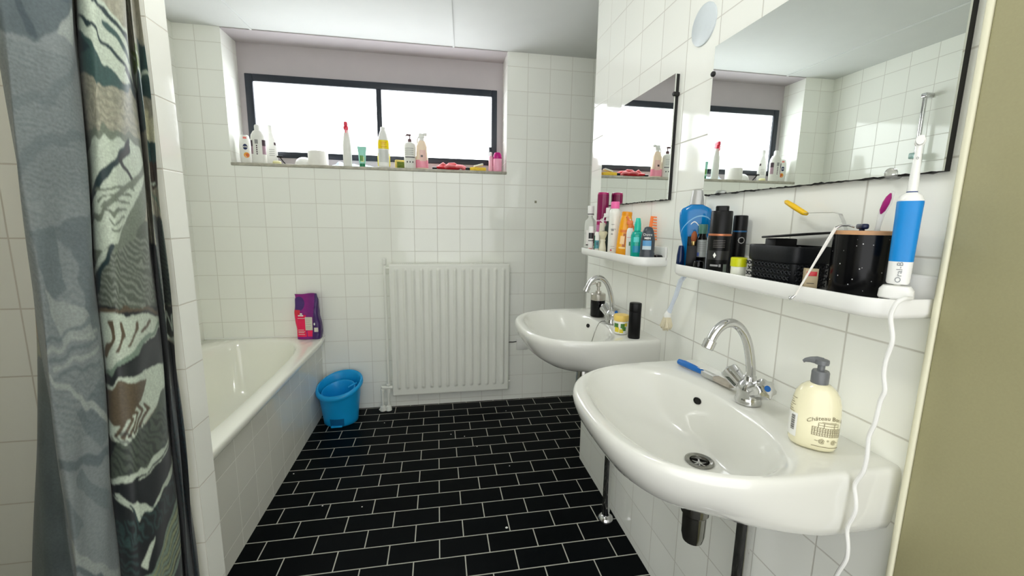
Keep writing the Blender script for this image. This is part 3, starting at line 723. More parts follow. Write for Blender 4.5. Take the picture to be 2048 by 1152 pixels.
# black openwork basket with its contents
def basket():
    t = thing('storage_basket', 'black plastic openwork basket on the near shelf', 'basket', (1.154, -2.068, ZS), 0)
    m = col('speckled_black', 16, 18, 21, .42, spec=.3, noise=.6, nscale=400)
    def ring(hx, hy, z): return sring((hx, hy, z), 7, 64)
    wall = MB().loft([ring(.038, .053, 0), ring(.039, .055, .002), ring(.0415, .0585, .050), ring(.040, .057, .050), ring(.0375, .0535, .004), ring(.036, .051, .0035)])
    obj('body', wall, m, t, True, 40)
    obj('rim', MB().loft([ring(.0415, .0585, .047), ring(.0445, .0615, .049), ring(.0455, .0625, .053), ring(.046, .063, .077), ring(.045, .062, .080), ring(.043, .060, .080), ring(.042, .059, .077), ring(.0405, .0575, .05)], False, False, True), m, t, True, 40)
    lat = MB()
    for k in range(12):
        for j in range(4):
            u = -.050 + k * .0092 + (j % 2) * .0046; z = .007 + j * .0115
            s_ = .0415 + .0035 * (z / .05) - .0017
            for q in range(2):
                a = (q * 2 - 1) * PI / 4
                M = Matrix.Translation((-s_, u, z)) @ Matrix.Rotation(a, 4, 'X')
                lat.rbox((-.0012, -.0052, -.0009), (.0012, .0052, .0009), .0005, 1, M=M)
    for k in range(8):
        for j in range(4):
            u = -.033 + k * .0092 + (j % 2) * .0046; z = .007 + j * .0115
            s_ = .0555 + .0035 * (z / .05) + .0003
            for q in range(2):
                a = (q * 2 - 1) * PI / 4
                M = Matrix.Translation((u, -s_, z)) @ Matrix.Rotation(a, 4, 'Y')
                lat.rbox((-.0052, -.0012, -.0009), (.0052, .0012, .0009), .0005, 1, M=M)
    obj('lattice', lat, col('lattice_black', 24, 27, 31, .3, noise=.3), t, True, 40)
basket()
tag(obj('black_carton', MB().rbox((-.026, -.014, 0), (.026, .014, .088), .002), M_BLACK, None, loc=(1.163, -2.038, ZS + .005)), 'small black carton standing inside the black basket', 'box')
fc = MB().rbox((-.036, -.058, 0), (.034, .05, .0045), .002)
o = tag(obj('flat_case', fc, M_BLACK, None, loc=(1.164, -2.072, 1.2595)), 'flat black case lying across the top of the basket', 'case')
o.rotation_euler = (math.radians(-5), math.radians(-3), 0)
wr = MB(); nn = 14; V = []
for j in range(nn + 1):
    for i in range(nn + 1):
        V.append((-.03 + .06 * i / nn, -.022 + .044 * j / nn, .006 + .006 * math.sin(i * .7 + j * .5) + .005 * math.cos(j * .9 - i * .4)))
wr.add(V, [(j*(nn+1)+i, j*(nn+1)+i+1, (j+1)*(nn+1)+i+1, (j+1)*(nn+1)+i) for j in range(nn) for i in range(nn)])
tag(obj('plastic_wrapper', wr, col('clear_film', 190, 198, 196, .12, trans=.5, noise=.1), None, True, 80, loc=(1.150, -2.094, 1.222)), 'crumpled clear plastic wrapper inside the black basket', 'wrapper')
t = thing('ointment_box', 'small tan carton with a red label between basket and black pot', 'box', (1.120, -2.157, ZS), face(1.120, -2.157, 14))
t.scale = (.82, .82, 1)
obj('carton', MB().rbox((-.0125, -.008, 0), (.0125, .008, .043), .0008), col('tan_card', 176, 160, 128, .6), t); obj('red_label', MB().rbox((-.0095, -.0088, .030), (.0095, -.0079, .038), .0003), col('red_label', 190, 30, 40), t)
obj('print_line', MB().rbox((-.010, -.0086, .006), (.010, -.0079, .008), .0002).rbox((-.008, -.0086, .016), (.006, -.0079, .017), .0002), K_BLACK, t)

# black pot with its contents
PX, PY = 1.158, -2.2125
t = thing('tumbler_pot', 'black speckled pot with a wooden rim holding brushes on the near shelf', 'pot', (PX, PY, ZS), 0)
t.scale = (.93, .93, 1)
pm = col('star_black', 8, 8, 10, .2, spec=.3, noise=.1)
nt = pm.node_tree; vz = nt.nodes.new('ShaderNodeTexVoronoi'); vz.inputs['Scale'].default_value = 90; tc = nt.nodes.new('ShaderNodeTexCoord'); nt.links.new(tc.outputs['Object'], vz.inputs['Vector'])
lt = mth(nt, 'LESS_THAN', vz.outputs['Distance'], .085); lm = nt.nodes.new('ShaderNodeMix'); lm.data_type = 'RGBA'
nt.links.new(lt, lm.inputs['Factor']); lm.inputs['A'].default_value = rgb(7, 7, 9); lm.inputs['B'].default_value = rgb(190, 190, 190); nt.links.new(lm.outputs['Result'], nt.nodes['Principled BSDF'].inputs['Base Color'])
obj('pot_body', MB().lathe([(.043, 0), (.0455, .003), (.0455, .106), (.043, .106), (.043, .006), (.001, .005)], 56, caps=(True, True)), pm, t, True, 40)
obj('wooden_rim', MB().lathe([(.0428, .106), (.046, .106), (.0463, .108), (.0463, .1115), (.0455, .1125), (.043, .1125), (.0425, .111)], 56, caps=(False, False)), col('wood_rim', 196, 150, 108, .5, noise=.15), t)

t = thing('tongue_cleaner', 'bent metal strip with a yellow tip sticking out of the black pot', 'cleaner', (0, 0, 0))
st = [(1.166, -2.176, 1.20), (1.170, -2.169, 1.272), (1.171, -2.160, 1.290), (1.172, -2.152, 1.302), (1.172, -2.142, 1.3048), (1.172, -2.110, 1.3050), (1.172, -2.079, 1.305)]
ms = MB(); R = []
for k, p in enumerate(st):
    R.append([(p[0] - .004, p[1] - .0006, p[2] - .0005), (p[0] + .004, p[1] - .0006, p[2] - .0005), (p[0] + .004, p[1] + .0006, p[2] + .0005), (p[0] - .004, p[1] + .0006, p[2] + .0005)])
obj('metal_strip', ms.loft(R), M_CHROME, t)
obj('yellow_tip', MB().tube([(1.172, -2.083, 1.3035), (1.172, -2.075, 1.306), (1.172, -2.050, 1.319), (1.172, -2.031, 1.329), (1.172, -2.027, 1.331)], [.0035, .0052, .0055, .0046, .002], 12), col('yellow_plastic', 232, 186, 20, .35), t)

t = thing('dental_pick', 'thin white handled dental mirror leaning from the pot over the shelf edge', 'dental tool', (0, 0, 0))
A_, B_ = Vector((1.1168, -2.196, 1.2775)), Vector((1.0915, -2.158, 1.155))
obj('shaft', MB().tube([A_, A_.lerp(B_, .25), A_.lerp(B_, .5), B_], [.0026, .0027, .0019, .0016], 10), mat('shaft_white', rgb(225, 222, 214), .15, noise=.02), t)
obj('hooked_tip', MB().tube([B_, B_ + Vector((-.003, .003, -.005)), B_ + Vector((-.0015, .008, -.0075)), B_ + Vector((.0, .011, -.005))], [.0018, .0027, .0028, .0016], 10), M_CHROME, t)
obj('top_loop', MB().tube([A_, A_ + Vector((.004, -.006, .004)), A_ + Vector((.010, -.014, .004)), A_ + Vector((.014, -.020, .001))], [.0022, .002, .0018, .0014], 10), M_CHROME, t)
t = thing('razor', 'dark blue razor head showing above the rim of the black pot', 'razor', (1.158, -2.206, 1.2755), math.radians(52))
obj('razor_head', MB().rbox((-.0195, -.005, 0), (.0195, .005, .009), .003, 3), col('navy_plastic', 26, 34, 70, .3), t); obj('handle', MB().tube([(0, 0, .002), (-.004, .002, -.04), (-.008, .004, -.09)], .004, 10), col('navy_plastic', 26, 34, 70, .3), t)
t = thing('toothbrush', 'white manual toothbrush with magenta bristles standing in the black pot', 'toothbrush', (0, 0, 0))
p0, p1, p2 = Vector((1.166, -2.212, 1.175)), Vector((1.1675, -2.226, 1.300)), Vector((1.1675, -2.238, 1.336))
obj('handle', MB().tube([p0, p0.lerp(p1, .5), p0.lerp(p1, .85), p1, p1.lerp(p2, .5), p2], [.0045, .005, .0033, .0045, .0062, .003], 12), M_WPL, t)
bh = MB(); nb_ = Vector((-.72, -.45, .15)).normalized()
ctr = p1.lerp(p2, .45) + nb_ * .0075
Mb = Matrix.Translation(ctr) @ ((p2 - p1).to_track_quat('Z', 'Y').to_matrix().to_4x4())
R = []
for hx, hy, z in [(.001, .001, -.018), (.003, .004, -.012), (.0036, .0048, 0), (.003, .004, .009), (.001, .001, .016)]: R.append([Mb @ Vector(q) for q in sring((hx, hy, z), 2.2, 18)])
obj('bristles', bh.loft(R), col('magenta_bristle', 166, 16, 116, .6, noise=.15), t)

# electric toothbrush and charger
EX, EY = 1.140, -2.2855
t = thing('charger_base', 'white electric toothbrush charging base on the near end of the near shelf', 'charger', (EX, EY, 1.1725), face(EX, EY))
t.scale = (.73, .73, 1)
obj('base', MB().sup([(.027, .022, 0), (.0285, .0235, .002), (.0275, .0225, .013), (.022, .018, .019), (.012, .011, .020)], 2.8, 48), M_WPL, t); obj('prong', MB().lathe([(.006, .019), (.006, .024), (.005, .025)], 14), M_WPL, t)
t = thing('electric_toothbrush', 'blue and white electric toothbrush standing on its charging base', 'toothbrush', (EX, EY, 1.1945), face(EX, EY), tilt=(0, math.radians(5.5), 0))
t.scale = (.73, .73, 1)
t.rotation_euler = (0, 0, face(EX, EY))
b = [(.0165, .014, 0), (.0185, .0155, .003), (.0190, .016, .034)]
obj('handle', MB().sup(b, 2.6, 40), M_WPL, t)
bg = [(.0190, .0162, .034), (.0195, .0168, .06), (.0200, .0170, .10), (.0206, .017, .1215), (.0200, .0166, .123)]
obj('grip', MB().sup(bg, 2.6, 40), mat('grip_blue', rgb(10, 132, 206), .4, noise=.03, nscale=30, bump=.1, bscale=500), t)
obj('shoulder', MB().sup([(.0200, .0166, .123), (.0205, .0168, .124), (.017, .0145, .1305), (.0105, .0105, .1345), (.0085, .0085, .1355)], 2.3, 40), M_WPL, t)
obj('blue_ring', MB().lathe([(.0085, .1350), (.0088, .1355), (.0088, .1368), (.008, .1370)], 24), col('ring_blue', 30, 60, 120), t)
obj('neck', MB().lathe([(.0082, .1368), (.0080, .150), (.0068, .172), (.0055, .19), (.0050, .205)], 24), M_WPL, t)
hd = MB().tube([(0, .006, .208), (0, .003, .208), (0, -.002, .208), (0, -.004, .208)], [.005, .0085, .0085, .0075], 24)
h_ = obj('brush_head', hd, M_WPL, t)
obj('bristles', MB().tube([(0, -.004, .208), (0, -.012, .2085)], [.0068, .0062], 18), M_WPLM, h_)
obj('lettering', wrap_text('Oral-B', .0115, b, 2.6, -78, .018, rot=PI / 2, off=.001), col('print_silver', 130, 134, 138), t, False)
obj('neck_mark', wrap_text('o', .008, [(.0075, .0075, .14), (.0068, .0068, .172), (.005, .005, .205)], 2, -90, .182, off=.0006), K_GREY, t, False)

cb = [(1.133, -2.311, 1.1765), (1.115, -2.316, 1.178), (1.106, -2.313, 1.172), (1.105, -2.308, 1.15), (1.105, -2.316, 1.125), (1.105, -2.317, 1.11), (1.105, -2.312, 1.085), (1.105, -2.312, 1.061), (1.105, -2.319, 1.038), (1.105, -2.313, 1.021), (1.105, -2.312, .983), (1.105, -2.305, .96), (1.105, -2.308, .93), (1.105, -2.307, .899), (1.105, -2.295, .871), (1.105, -2.302, .85), (1.105, -2.305, .828), (1.105, -2.294, .792), (1.105, -2.301, .767), (1.105, -2.303, .74), (1.105, -2.290, .702), (1.12, -2.27, .62), (1.17, -2.27, .42), (1.195, -2.29, .30)]
P = []
for a, b_ in zip(cb, cb[1:]):
    for k in range(5): P.append(tuple(a[i] + (b_[i] - a[i]) * k / 5 for i in range(3)))
for _ in range(4): P = [P[0]] + [tuple((P[i-1][j] + 2 * P[i][j] + P[i+1][j]) / 4 for j in range(3)) for i in range(1, len(P) - 1)] + [P[-1]]
tag(obj('charging_cable', MB().tube(P, .0031, 10), M_WPLM), 'white wavy charging cable hanging from the toothbrush charger past the basin', 'cable')

# dish brush hung from the end of the near shelf
t = thing('washing_up_brush', 'white long-handled washing-up brush hanging below the end of the near shelf', 'brush', (0, 0, 0))
hp = [(1.148, -1.733, 1.1335), (1.150, -1.712, 1.118), (1.150, -1.694, 1.072), (1.150, -1.676, 1.038), (1.149, -1.665, 1.012)]
obj('handle', MB().tube(hp, [.006, .0070, .0064, .0056, .0080], 12), mat('blue_white_plastic', rgb(206, 214, 226), .25, noise=.01), t)
obj('brush_head', MB().tube([(1.149, -1.667, 1.018), (1.148, -1.661, 1.004), (1.148, -1.659, .996)], [.007, .012, .010], 16), M_WPL, t)
br = MB()
for k in range(220):
    a = random.random() * 2 * PI; r = math.sqrt(random.random())
    s0 = Vector((1.148 + .008 * r * math.cos(a), -1.660 + .009 * r * math.sin(a), 1.002)); e0 = Vector((1.148 + .016 * r * math.cos(a), -1.656 + .023 * r * math.sin(a), .956 + .012 * r * r + random.gauss(0, .002)))
    br.tube([s0, s0.lerp(e0, .5) + Vector((random.gauss(0, .001), random.gauss(0, .001), 0)), e0], .0017, 5)
obj('bristles', br, col('white_bristle', 214, 206, 180, .7), t)

# ------------------------------------------------------------------ things on the basins
ZB = .8845
b = [(.040, .026, 0), (.0445, .0300, .003), (.0470, .0325, .010), (.0475, .033, .03), (.0475, .033, .068), (.0455, .0322, .085), (.041, .0295, .099), (.033, .025, .1095), (.0225, .0195, .1165), (.0165, .0162, .1185)]
SX, SY = 1.121, -2.2005
t = bottle('soap_bottle', 'cream liquid soap bottle with a grey pump beside the tap of the nearer basin', 'soap bottle', SX, SY, ZB, b, mat('cream_soap', rgb(236, 230, 196), .14, coat=.3, noise=.01, nscale=20), 2.3, n=64)
gm = col('grey_pump', 108, 110, 112, .25)
obj('pump_collar', MB().lathe([(.0165, .117), (.0172, .119), (.0172, .1385), (.0155, .1415), (.008, .142)], 36), gm, t)
obj('pump_stem', MB().lathe([(.0072, .141), (.0072, .153)], 20), gm, t)
ph = MB().lathe([(.008, .1515), (.0135, .153), (.0142, .157), (.0135, .161), (.010, .1622)], 28)
for k in range(1): ph.tube([(.002, 0, .1575), (-.010, 0, .1590), (-.022, 0, .1580), (-.031, 0, .1555), (-.0345, 0, .1525)], [.0075, .0068, .0052, .0038, .0030], 14)
obj('pump_head', ph, gm, t)
olive = col('olive_print', 122, 112, 84, .5)
obj('lettering', wrap_text('Château Bon Air', .0105, b, 2.3, -55, .0615, off=.0012, arc=9), olive, t, False)
bd = MB()
def bl(x0, x1, z0, z1):
    r = .040; bd.__dict__
    q = patch(b, 2.3, -55 + math.degrees(x0 / r), -55 + math.degrees(x1 / r), z0, z1, .0011, 8, 1); bd.add(q.v, q.f)
for z in (.0305, .0385, .0455): bl(-.0265, .0265, z, z + .0006)
for z in (.050, .0545): bl(-.017, .017, z, z + .0007)
bl(-.012, .012, .0565, .0571)
for k in range(14): bl(-.0262 + k * .004, -.0252 + k * .004, .0305, .046)
for k in range(13): bl(-.0238 + k * .004, -.0232 + k * .004, .0330, .0365); bl(-.0238 + k * .004, -.0232 + k * .004, .0405, .0440)
for x in (-.017, .017, -.0085, .0085): bl(x - .0004, x + .0004, .046, .0545)
obj('house_drawing', bd, olive, t, False)
obj('flourish', MB().add(*(lambda m_: (m_.v, m_.f))(wrap_text('~@ * @~', .010, b, 2.3, -55, .0185, off=.0012))), olive, t, False)
obj('print_line', patch(b, 2.3, -90, -18, .0105, .0114, .0011, 16, 1), olive, t, False)
bc = MB()
for k in range(17):
    h = [.0009, .0005, .0012, .0006, .0010][k % 5]; q = patch(b, 2.3, -147, -134, .028 + k * .0017, .028 + k * .0017 + h, .0011, 4, 1); bc.add(q.v, q.f)
obj('barcode', bc, K_BLACK, t, False)
sl = MB()
for k in range(7): q = patch(b, 2.3, -168 + k, -138 - (k % 3) * 6, .062 + k * .0042, .0628 + k * .0042, .0011, 6, 1); sl.add(q.v, q.f)
obj('small_print', sl, olive, t, False)
obj('back_label', patch(b, 2.3, -178, -128, .016, .06, .0005, 10, 4), K_WHITE, t, True)

# blue paint brush lying on the deck
t = thing('paint_brush', 'blue-handled flat brush lying on the nearer basin behind its tap', 'brush', (0, 0, 0))
q0, q1 = Vector((1.126, -1.768, .8935)), Vector((1.1545, -1.955, .8935))
def on_(f, dz=0): v = q0.lerp(q1, f); return (v.x, v.y, v.z + dz)
obj('handle', MB().tube([on_(0), on_(.02), on_(.15, .001), on_(.32, .001), on_(.44), on_(.50)], [.003, .0078, .0092, .0085, .007, .0068], 14), col('brush_blue', 12, 104, 186, .25), t)
fm = MB(); R = []
for f, w in [(.49, .0068), (.56, .009), (.72, .0105)]:
    v = q0.lerp(q1, f); n_ = Vector((.987, .15, 0)); R.append([v + n_ * (w * c) + Vector((0, 0, .006 * s_)) for c, s_ in [(-1, -1), (1, -1), (1, 1), (-1, 1)]])
obj('ferrule', fm.loft(R), M_CHROME, t, True, 30)
fm = MB(); R = []
for f, w in [(.715, .0102), (.86, .012), (1.0, .0125)]:
    v = q0.lerp(q1, f); n_ = Vector((.987, .15, 0)); R.append([v + n_ * (w * c) + Vector((0, 0, (.0058 - f * .0015) * s_)) for c, s_ in [(-1, -1), (1, -1), (1, 1), (-1, 1)]])
obj('bristles', fm.loft(R), col('grey_bristle', 176, 168, 156, .7, noise=.1), t, True, 30)
obj('white_emblem', MB().add([tuple(q0.lerp(q1, f) + Vector((dx_, 0, .0086))) for f, dx_ in [(.40, -.004), (.48, -.0055), (.48, .004), (.45, .003), (.45, -.003), (.41, -.002)]], [(0, 1, 4, 5), (1, 2, 3, 4)]), K_WHITE, t, False)

b = [(.0235, .0235, 0), (.026, .026, .003), (.0268, .0268, .01), (.0268, .0268, .045), (.0245, .0245, .049)]
t = bottle('cream_pot', 'white jar with a yellow lid and lemon print on the far basin', 'jar', 1.109, -1.4265, ZB, b, K_WHITE, 2, [(.0272, .0272, .0475), (.0282, .0282, .049), (.0282, .0282, .064), (.026, .026, .069), (.010, .010, .070)], col('yellow_lid', 238, 204, 106, .35), 'lid')
gl = col('jar_leaf', 78, 128, 60); yl = col('jar_lemon', 226, 206, 60)
for a0, a1, z0, z1, mm in [(-150, -110, .024, .040, gl), (-92, -60, .024, .040, gl), (-80, -48, .014, .028, gl), (-140, -104, .008, .026, yl), (-100, -70, .006, .020, yl), (-60, -35, .03, .042, yl)]:
    lab(t, 'fruit_print', b, 2, a0, a1, z0, z1, mm, off=.0007)
b = [(.0205, .0175, 0), (.0215, .0185, .003), (.0215, .0185, .094), (.0212, .018, .0945), (.0215, .0185, .096), (.0218, .0187, .097), (.0218, .0187, .121), (.0205, .0172, .125)]
t = bottle('shower_gel', 'plain black upright bottle on the near corner of the far basin', 'bottle', 1.127, -1.494, ZB, b[:4], col('matt_black', 9, 9, 10, .38, spec=.3), 2.4)
obj('cap', MB().sup(b[4:] + [(.016, .013, .1262)], 2.4, 40), M_BLACK, t)
b = [(.030, .030, 0), (.0318, .0318, .003), (.0318, .0318, .072)]
t = bottle('soap_dispenser', 'black soap dispenser with a steel collar and pump on the far basin', 'soap dispenser', 1.130, -1.150, ZB, b, M_GBLACK, 2, n=48)
sm = mat('brushed_steel', rgb(196, 192, 184), .28, 1.0, noise=.05, nscale=80)
obj('collar', MB().lathe([(.032, .0715), (.0325, .073), (.0325, .097), (.030, .100), (.013, .101), (.0125, .110), (.006, .111)], 44), sm, t)
obj('pump', MB().lathe([(.006, .110), (.006, .128), (.0105, .13), (.0115, .146), (.008, .15), (.003, .1505)], 24).tube([(0, 0, .142), (-.016, -.004, .144), (-.031, -.008, .139)], [.0055, .0048, .0035], 12), sm, t)

# ------------------------------------------------------------------ window sill
ZW = 1.6195
M_CLW = col('milky_plastic', 232, 232, 228, .25)
b = [(.030, .017, 0), (.035, .020, .006), (.038, .022, .05), (.0385, .022, .10), (.034, .020, .145), (.028, .017, .165), (.022, .014, .171)]
t = bottle('body_wash', 'white body wash bottle with a navy oval at the far left of the sill', 'bottle', -.712, .075, ZW, b, K_WHITE, 2.4, rz=.12)
oval(t, 'navy_oval', b, 2.4, -104, -60, .083, .117, col('navy_print', 18, 36, 88)); oval(t, 'orange_print', b, 2.4, -100, -45, .035, .068, col('fruit_orange', 240, 170, 60)); lab(t, 'pink_print', b, 2.4, -100, -60, .148, .160, col('coral_print', 232, 130, 120)); oval(t, 'red_fruit', b, 2.4, -82, -50, .04, .062, col('fruit_red', 226, 110, 50), off=.0009)
txt(t, 'NIVEA', .0125, b, 2.4, -82, .0955, K_WHITE, bold=.0003)
b = [(.042, .024, 0), (.047, .027, .006), (.048, .0275, .14), (.044, .026, .168), (.030, .021, .190), (.020, .017, .196)]
t = bottle('flip_cap_bottle', 'broad white bottle with mauve label panels second from the left on the sill', 'bottle', -.624, .045, ZW, b, K_WHITE, 2.6, [(.019, .017, .196), (.020, .018, .198), (.020, .018, .222), (.014, .012, .230)], M_WPL, rz=.2)
mv = col('mauve_label', 168, 140, 152); dk = col('dark_label', 70, 54, 62)
lab(t, 'mauve_panel', b, 2.6, -158, -128, .055, .10, mv); lab(t, 'dark_panel', b, 2.6, -158, -128, .10, .135, dk); lab(t, 'mauve_panel', b, 2.6, -60, -18, .055, .105, mv); lab(t, 'dark_panel', b, 2.6, -60, -18, .105, .14, dk)
lab(t, 'grey_print', b, 2.6, -112, -88, .115, .14, K_GREY)
for k in range(5): lab(t, 'small_print', b, 2.6, -104, -95, .052 + k * .012, .060 + k * .012, dk, off=.0007)
b = [(.034, .018, 0), (.038, .020, .005), (.0385, .020, .12), (.034, .019, .15), (.022, .016, .182), (.018, .015, .196)]
t = bottle('slender_bottle', 'white bottle with sloping shoulders third from the left on the sill', 'bottle', -.580, .125, ZW, b, M_CLW, 2.4, [(.0175, .015, .196), (.018, .0155, .2), (.018, .0155, .240), (.014, .012, .246)], M_WPL, rz=.2)
lab(t, 'dark_mark', b, 2.4, -60, -40, .125, .142, dk)
for k in range(4): lab(t, 'print_line', b, 2.4, -110, -60, .06 + k * .012, .063 + k * .012, K_GREY)
tag(obj('soap_bar', MB().sup([(.02, .014, 0), (.024, .018, .006), (.024, .018, .016), (.018, .012, .022)], 2.5, 32), col('pale_yellow_soap', 232, 228, 176, .5), None, loc=(-.528, .052, ZW)), 'pale yellow bar of soap right of the white bottles on the sill', 'soap')
t = thing('safety_razor', 'dark disposable razor leaning behind the pale soap on the sill', 'razor', (-.515, .105, ZW))
obj('handle', MB().tube([(.02, .02, .004), (0, .01, .03), (-.012, 0, .052)], .0035, 8), M_BLACK, t); obj('head', MB().rbox((-.03, -.006, .05), (.006, .004, .06), .003), M_BLACK, t)
t = thing('domed_bowl', 'white upturned bowl behind the paper roll on the window sill', 'bowl', (-.382, .098, ZW)); obj('shell', MB().lathe([(.056, 0), (.057, .003), (.054, .02), (.045, .038), (.03, .05), (.016, .055), (.002, .056)], 40), M_WPL, t)
t = thing('toilet_roll', 'roll of white toilet paper standing on the window sill', 'toilet roll', (-.288, .062, ZW))
obj('paper', MB().lathe([(.020, .0), (.058, 0), (.059, .003), (.059, .085), (.057, .088), (.021, .088), (.020, .085)], 44, caps=(False, False)), mat('paper_white', rgb(238, 236, 230), .9, noise=.01, bump=.1), t); obj('core', MB().lathe([(.0205, .001), (.0205, .087)], 30, caps=(False, False)), col('cardboard', 176, 150, 118, .8), t)
cl = MB(); nx_, ny_ = 60, 16; V = []
for j in range(ny_ + 1):
    for i in range(nx_ + 1):
        x = -.155 + .31 * i / nx_ + .006 * math.sin(j * .9); y = -.05 + .10 * j / ny_ + .006 * math.sin(i * .35)
        ed = min(i, nx_ - i, j * 3, (ny_ - j) * 3) / 14; ed = min(1, ed)
        z = .0015 + ed * (.010 + .010 * math.sin(i * .33 + .6 * math.sin(j * .6)) ** 2 + .026 * math.exp(-((i - 14) / 9) ** 2) * (j / ny_) + .006 * math.cos(j * .8 + i * .1))
        V.append((x, y, max(z, .001)))
F = [(j*(nx_+1)+i, j*(nx_+1)+i+1, (j+1)*(nx_+1)+i+1, (j+1)*(nx_+1)+i) for j in range(ny_) for i in range(nx_)]
tag(obj('cleaning_cloth', MB().add(V, F), mat('pale_blue_cloth', rgb(214, 224, 238), .9, noise=.06, nscale=50, bump=.2), None, True, 90, loc=(-.085, .105, ZW)), 'crumpled pale blue cloth lying along the window sill', 'cloth')
b = [(.024, .018, 0), (.028, .021, .005), (.0285, .0215, .12), (.025, .02, .16), (.018, .017, .20), (.0155, .0155, .206)]
t = bottle('cleaner_spray', 'tall white spray bottle with a red trigger head on the window sill', 'spray bottle', -.104, .028, ZW, b, K_WHITE, 2.4, [(.016, .016, .206), (.016, .016, .218), (.013, .013, .22)], M_WPL, 'collar', rz=.1)
obj('trigger_head', MB().rbox((-.0165, -.026, .219), (.0145, .022, .243), .008, 3).rbox((-.013, -.034, .238), (.011, .026, .268), .009, 3).tube([(-.001, -.022, .235), (-.001, -.036, .222), (-.001, -.036, .200)], .004, 8), col('red_head', 226, 60, 84, .3), t)
b = [(.013, .013, 0), (.013, .013, .002), (.0145, .0145, .006), (.0145, .0145, .018)]
t = thing('cream_tube', 'mint green tube standing on its green cap on the sill', 'tube', (-.016, .030, ZW), .15)
obj('cap', MB().sup([(.0155, .0145, 0), (.017, .015, .002), (.0165, .0145, .02), (.014, .013, .0215)], 2.2, 32), col('green_cap', 20, 128, 84, .3), t)
tb = [(.0185, .0155, .021), (.020, .0165, .026), (.0235, .010, .085), (.0275, .0022, .120), (.0275, .0016, .126)]
obj('tube_body', MB().sup(tb, 2.4, 36), col('mint_plastic', 160, 222, 206, .3), t); obj('leaf_print', patch(tb, 2.4, -125, -75, .035, .07, .0008), col('leaf_print', 96, 150, 70), t); obj('pale_print', patch(tb, 2.4, -110, -60, .03, .062, .0005), col('pale_lime', 222, 232, 170), t)
b = [(.034, .022, 0), (.0385, .0255, .005), (.040, .0265, .02), (.040, .0265, .15), (.034, .024, .185), (.022, .019, .222), (.018, .017, .23)]
t = bottle('bleach_bottle', 'white bottle with a bright yellow label before the window mullion', 'bottle', .115, .050, ZW, b, M_CLW, 2.6, [(.0165, .0165, .23), (.017, .017, .232), (.0165, .0165, .252), (.014, .014, .254)], M_WPL, rz=.1)
lab(t, 'yellow_label', b, 2.6, -140, -40, .118, .172, col('yellow_label', 244, 216, 0)); lab(t, 'grey_label', b, 2.6, -130, -50, .035, .112, col('pale_grey_label', 206, 208, 204)); lab(t, 'yellow_side', b, 2.6, -179, -142, .01, .09, col('yellow_side', 240, 226, 60)); lab(t, 'yellow_side', b, 2.6, -38, -2, .01, .09, col('yellow_side', 240, 226, 60))
for z, a0, a1 in [(.155, -122, -62), (.145, -115, -70), (.13, -122, -60)]: lab(t, 'orange_print', b, 2.6, a0, a1, z, z + .004, col('print_amber', 226, 160, 0), off=.0009)
t = thing('scouring_sponge', 'small yellow and green sponge standing left of the pump bottle on the sill', 'sponge', (.212, .072, ZW), .2)
obj('sponge_block', MB().rbox((-.03, -.012, 0), (.03, .010, .058), .005, 3), mat('sponge_ochre', rgb(216, 196, 110), .9, noise=.15, nscale=120, bump=.5), t); obj('scourer', MB().rbox((-.018, -.0150, .004), (.028, -.0115, .045), .002), mat('scourer_green', rgb(104, 120, 50), .95, noise=.4, nscale=150, bump=.6), t)
b = [(.034, .03, 0), (.0385, .034, .005), (.0385, .034, .14), (.036, .032, .155), (.024, .022, .166), (.014, .014, .168)]
t = bottle('hand_soap_pump', 'white pump bottle with a brown pump and black print on the sill', 'soap bottle', .281, .042, ZW, b, K_WHITE, 2.2, [(.0125, .0125, .168), (.013, .013, .17), (.0125, .0125, .186), (.009, .009, .189)], col('brown_pump', 92, 62, 66, .3), 'pump_collar', rz=.05)
obj('pump', MB().lathe([(.004, .188), (.004, .207)], 12).rbox((-.022, -.007, .206), (.010, .007, .219), .004).tube([(-.018, 0, .213), (-.026, 0, .205)], .004, 8), col('brown_pump', 92, 62, 66, .3), t)
lab(t, 'wave_print', b, 2.2, -140, -40, .068, .073, K_BLACK); 
for a0 in (-122, -95, -68): lab(t, 'dot_print', b, 2.2, a0, a0 + 10, .036, .045, K_BLACK)
for k in range(4): lab(t, 'print_line', b, 2.2, -140, -55, .088 + k * .012, .091 + k * .012, K_GREY)
b = [(.036, .026, 0), (.0405, .030, .005), (.0405, .030, .07), (.036, .028, .115), (.036, .026, .145), (.024, .021, .176), (.0175, .0165, .182)]
t = bottle('pink_spray', 'clear spray bottle with pink and peach liquid on the window sill', 'spray bottle', .357, .050, ZW, b, col('peach_liquid', 248, 226, 202, .15), 2.4, [(.017, .017, .182), (.017, .017, .195), (.014, .014, .197)], M_CLW, 'collar', rz=0)
lab(t, 'pink_base', b, 2.4, -180, 179, .0, .058, col('pink_liquid', 240, 150, 170, .15), na=40); lab(t, 'label_panel', b, 2.4, -110, -50, .05, .12, col('blush_label', 238, 196, 186), off=.0009); lab(t, 'dark_print', b, 2.4, -100, -80, .075, .088, dk, off=.0012)
obj('spray_head', MB().rbox((-.020, -.011, .196), (.018, .011, .228), .007, 3).rbox((.010, -.009, .212), (.036, .009, .232), .006, 3).tube([(-.018, 0, .21), (-.027, 0, .19), (-.03, 0, .160)], .005, 8), M_CLW, t)
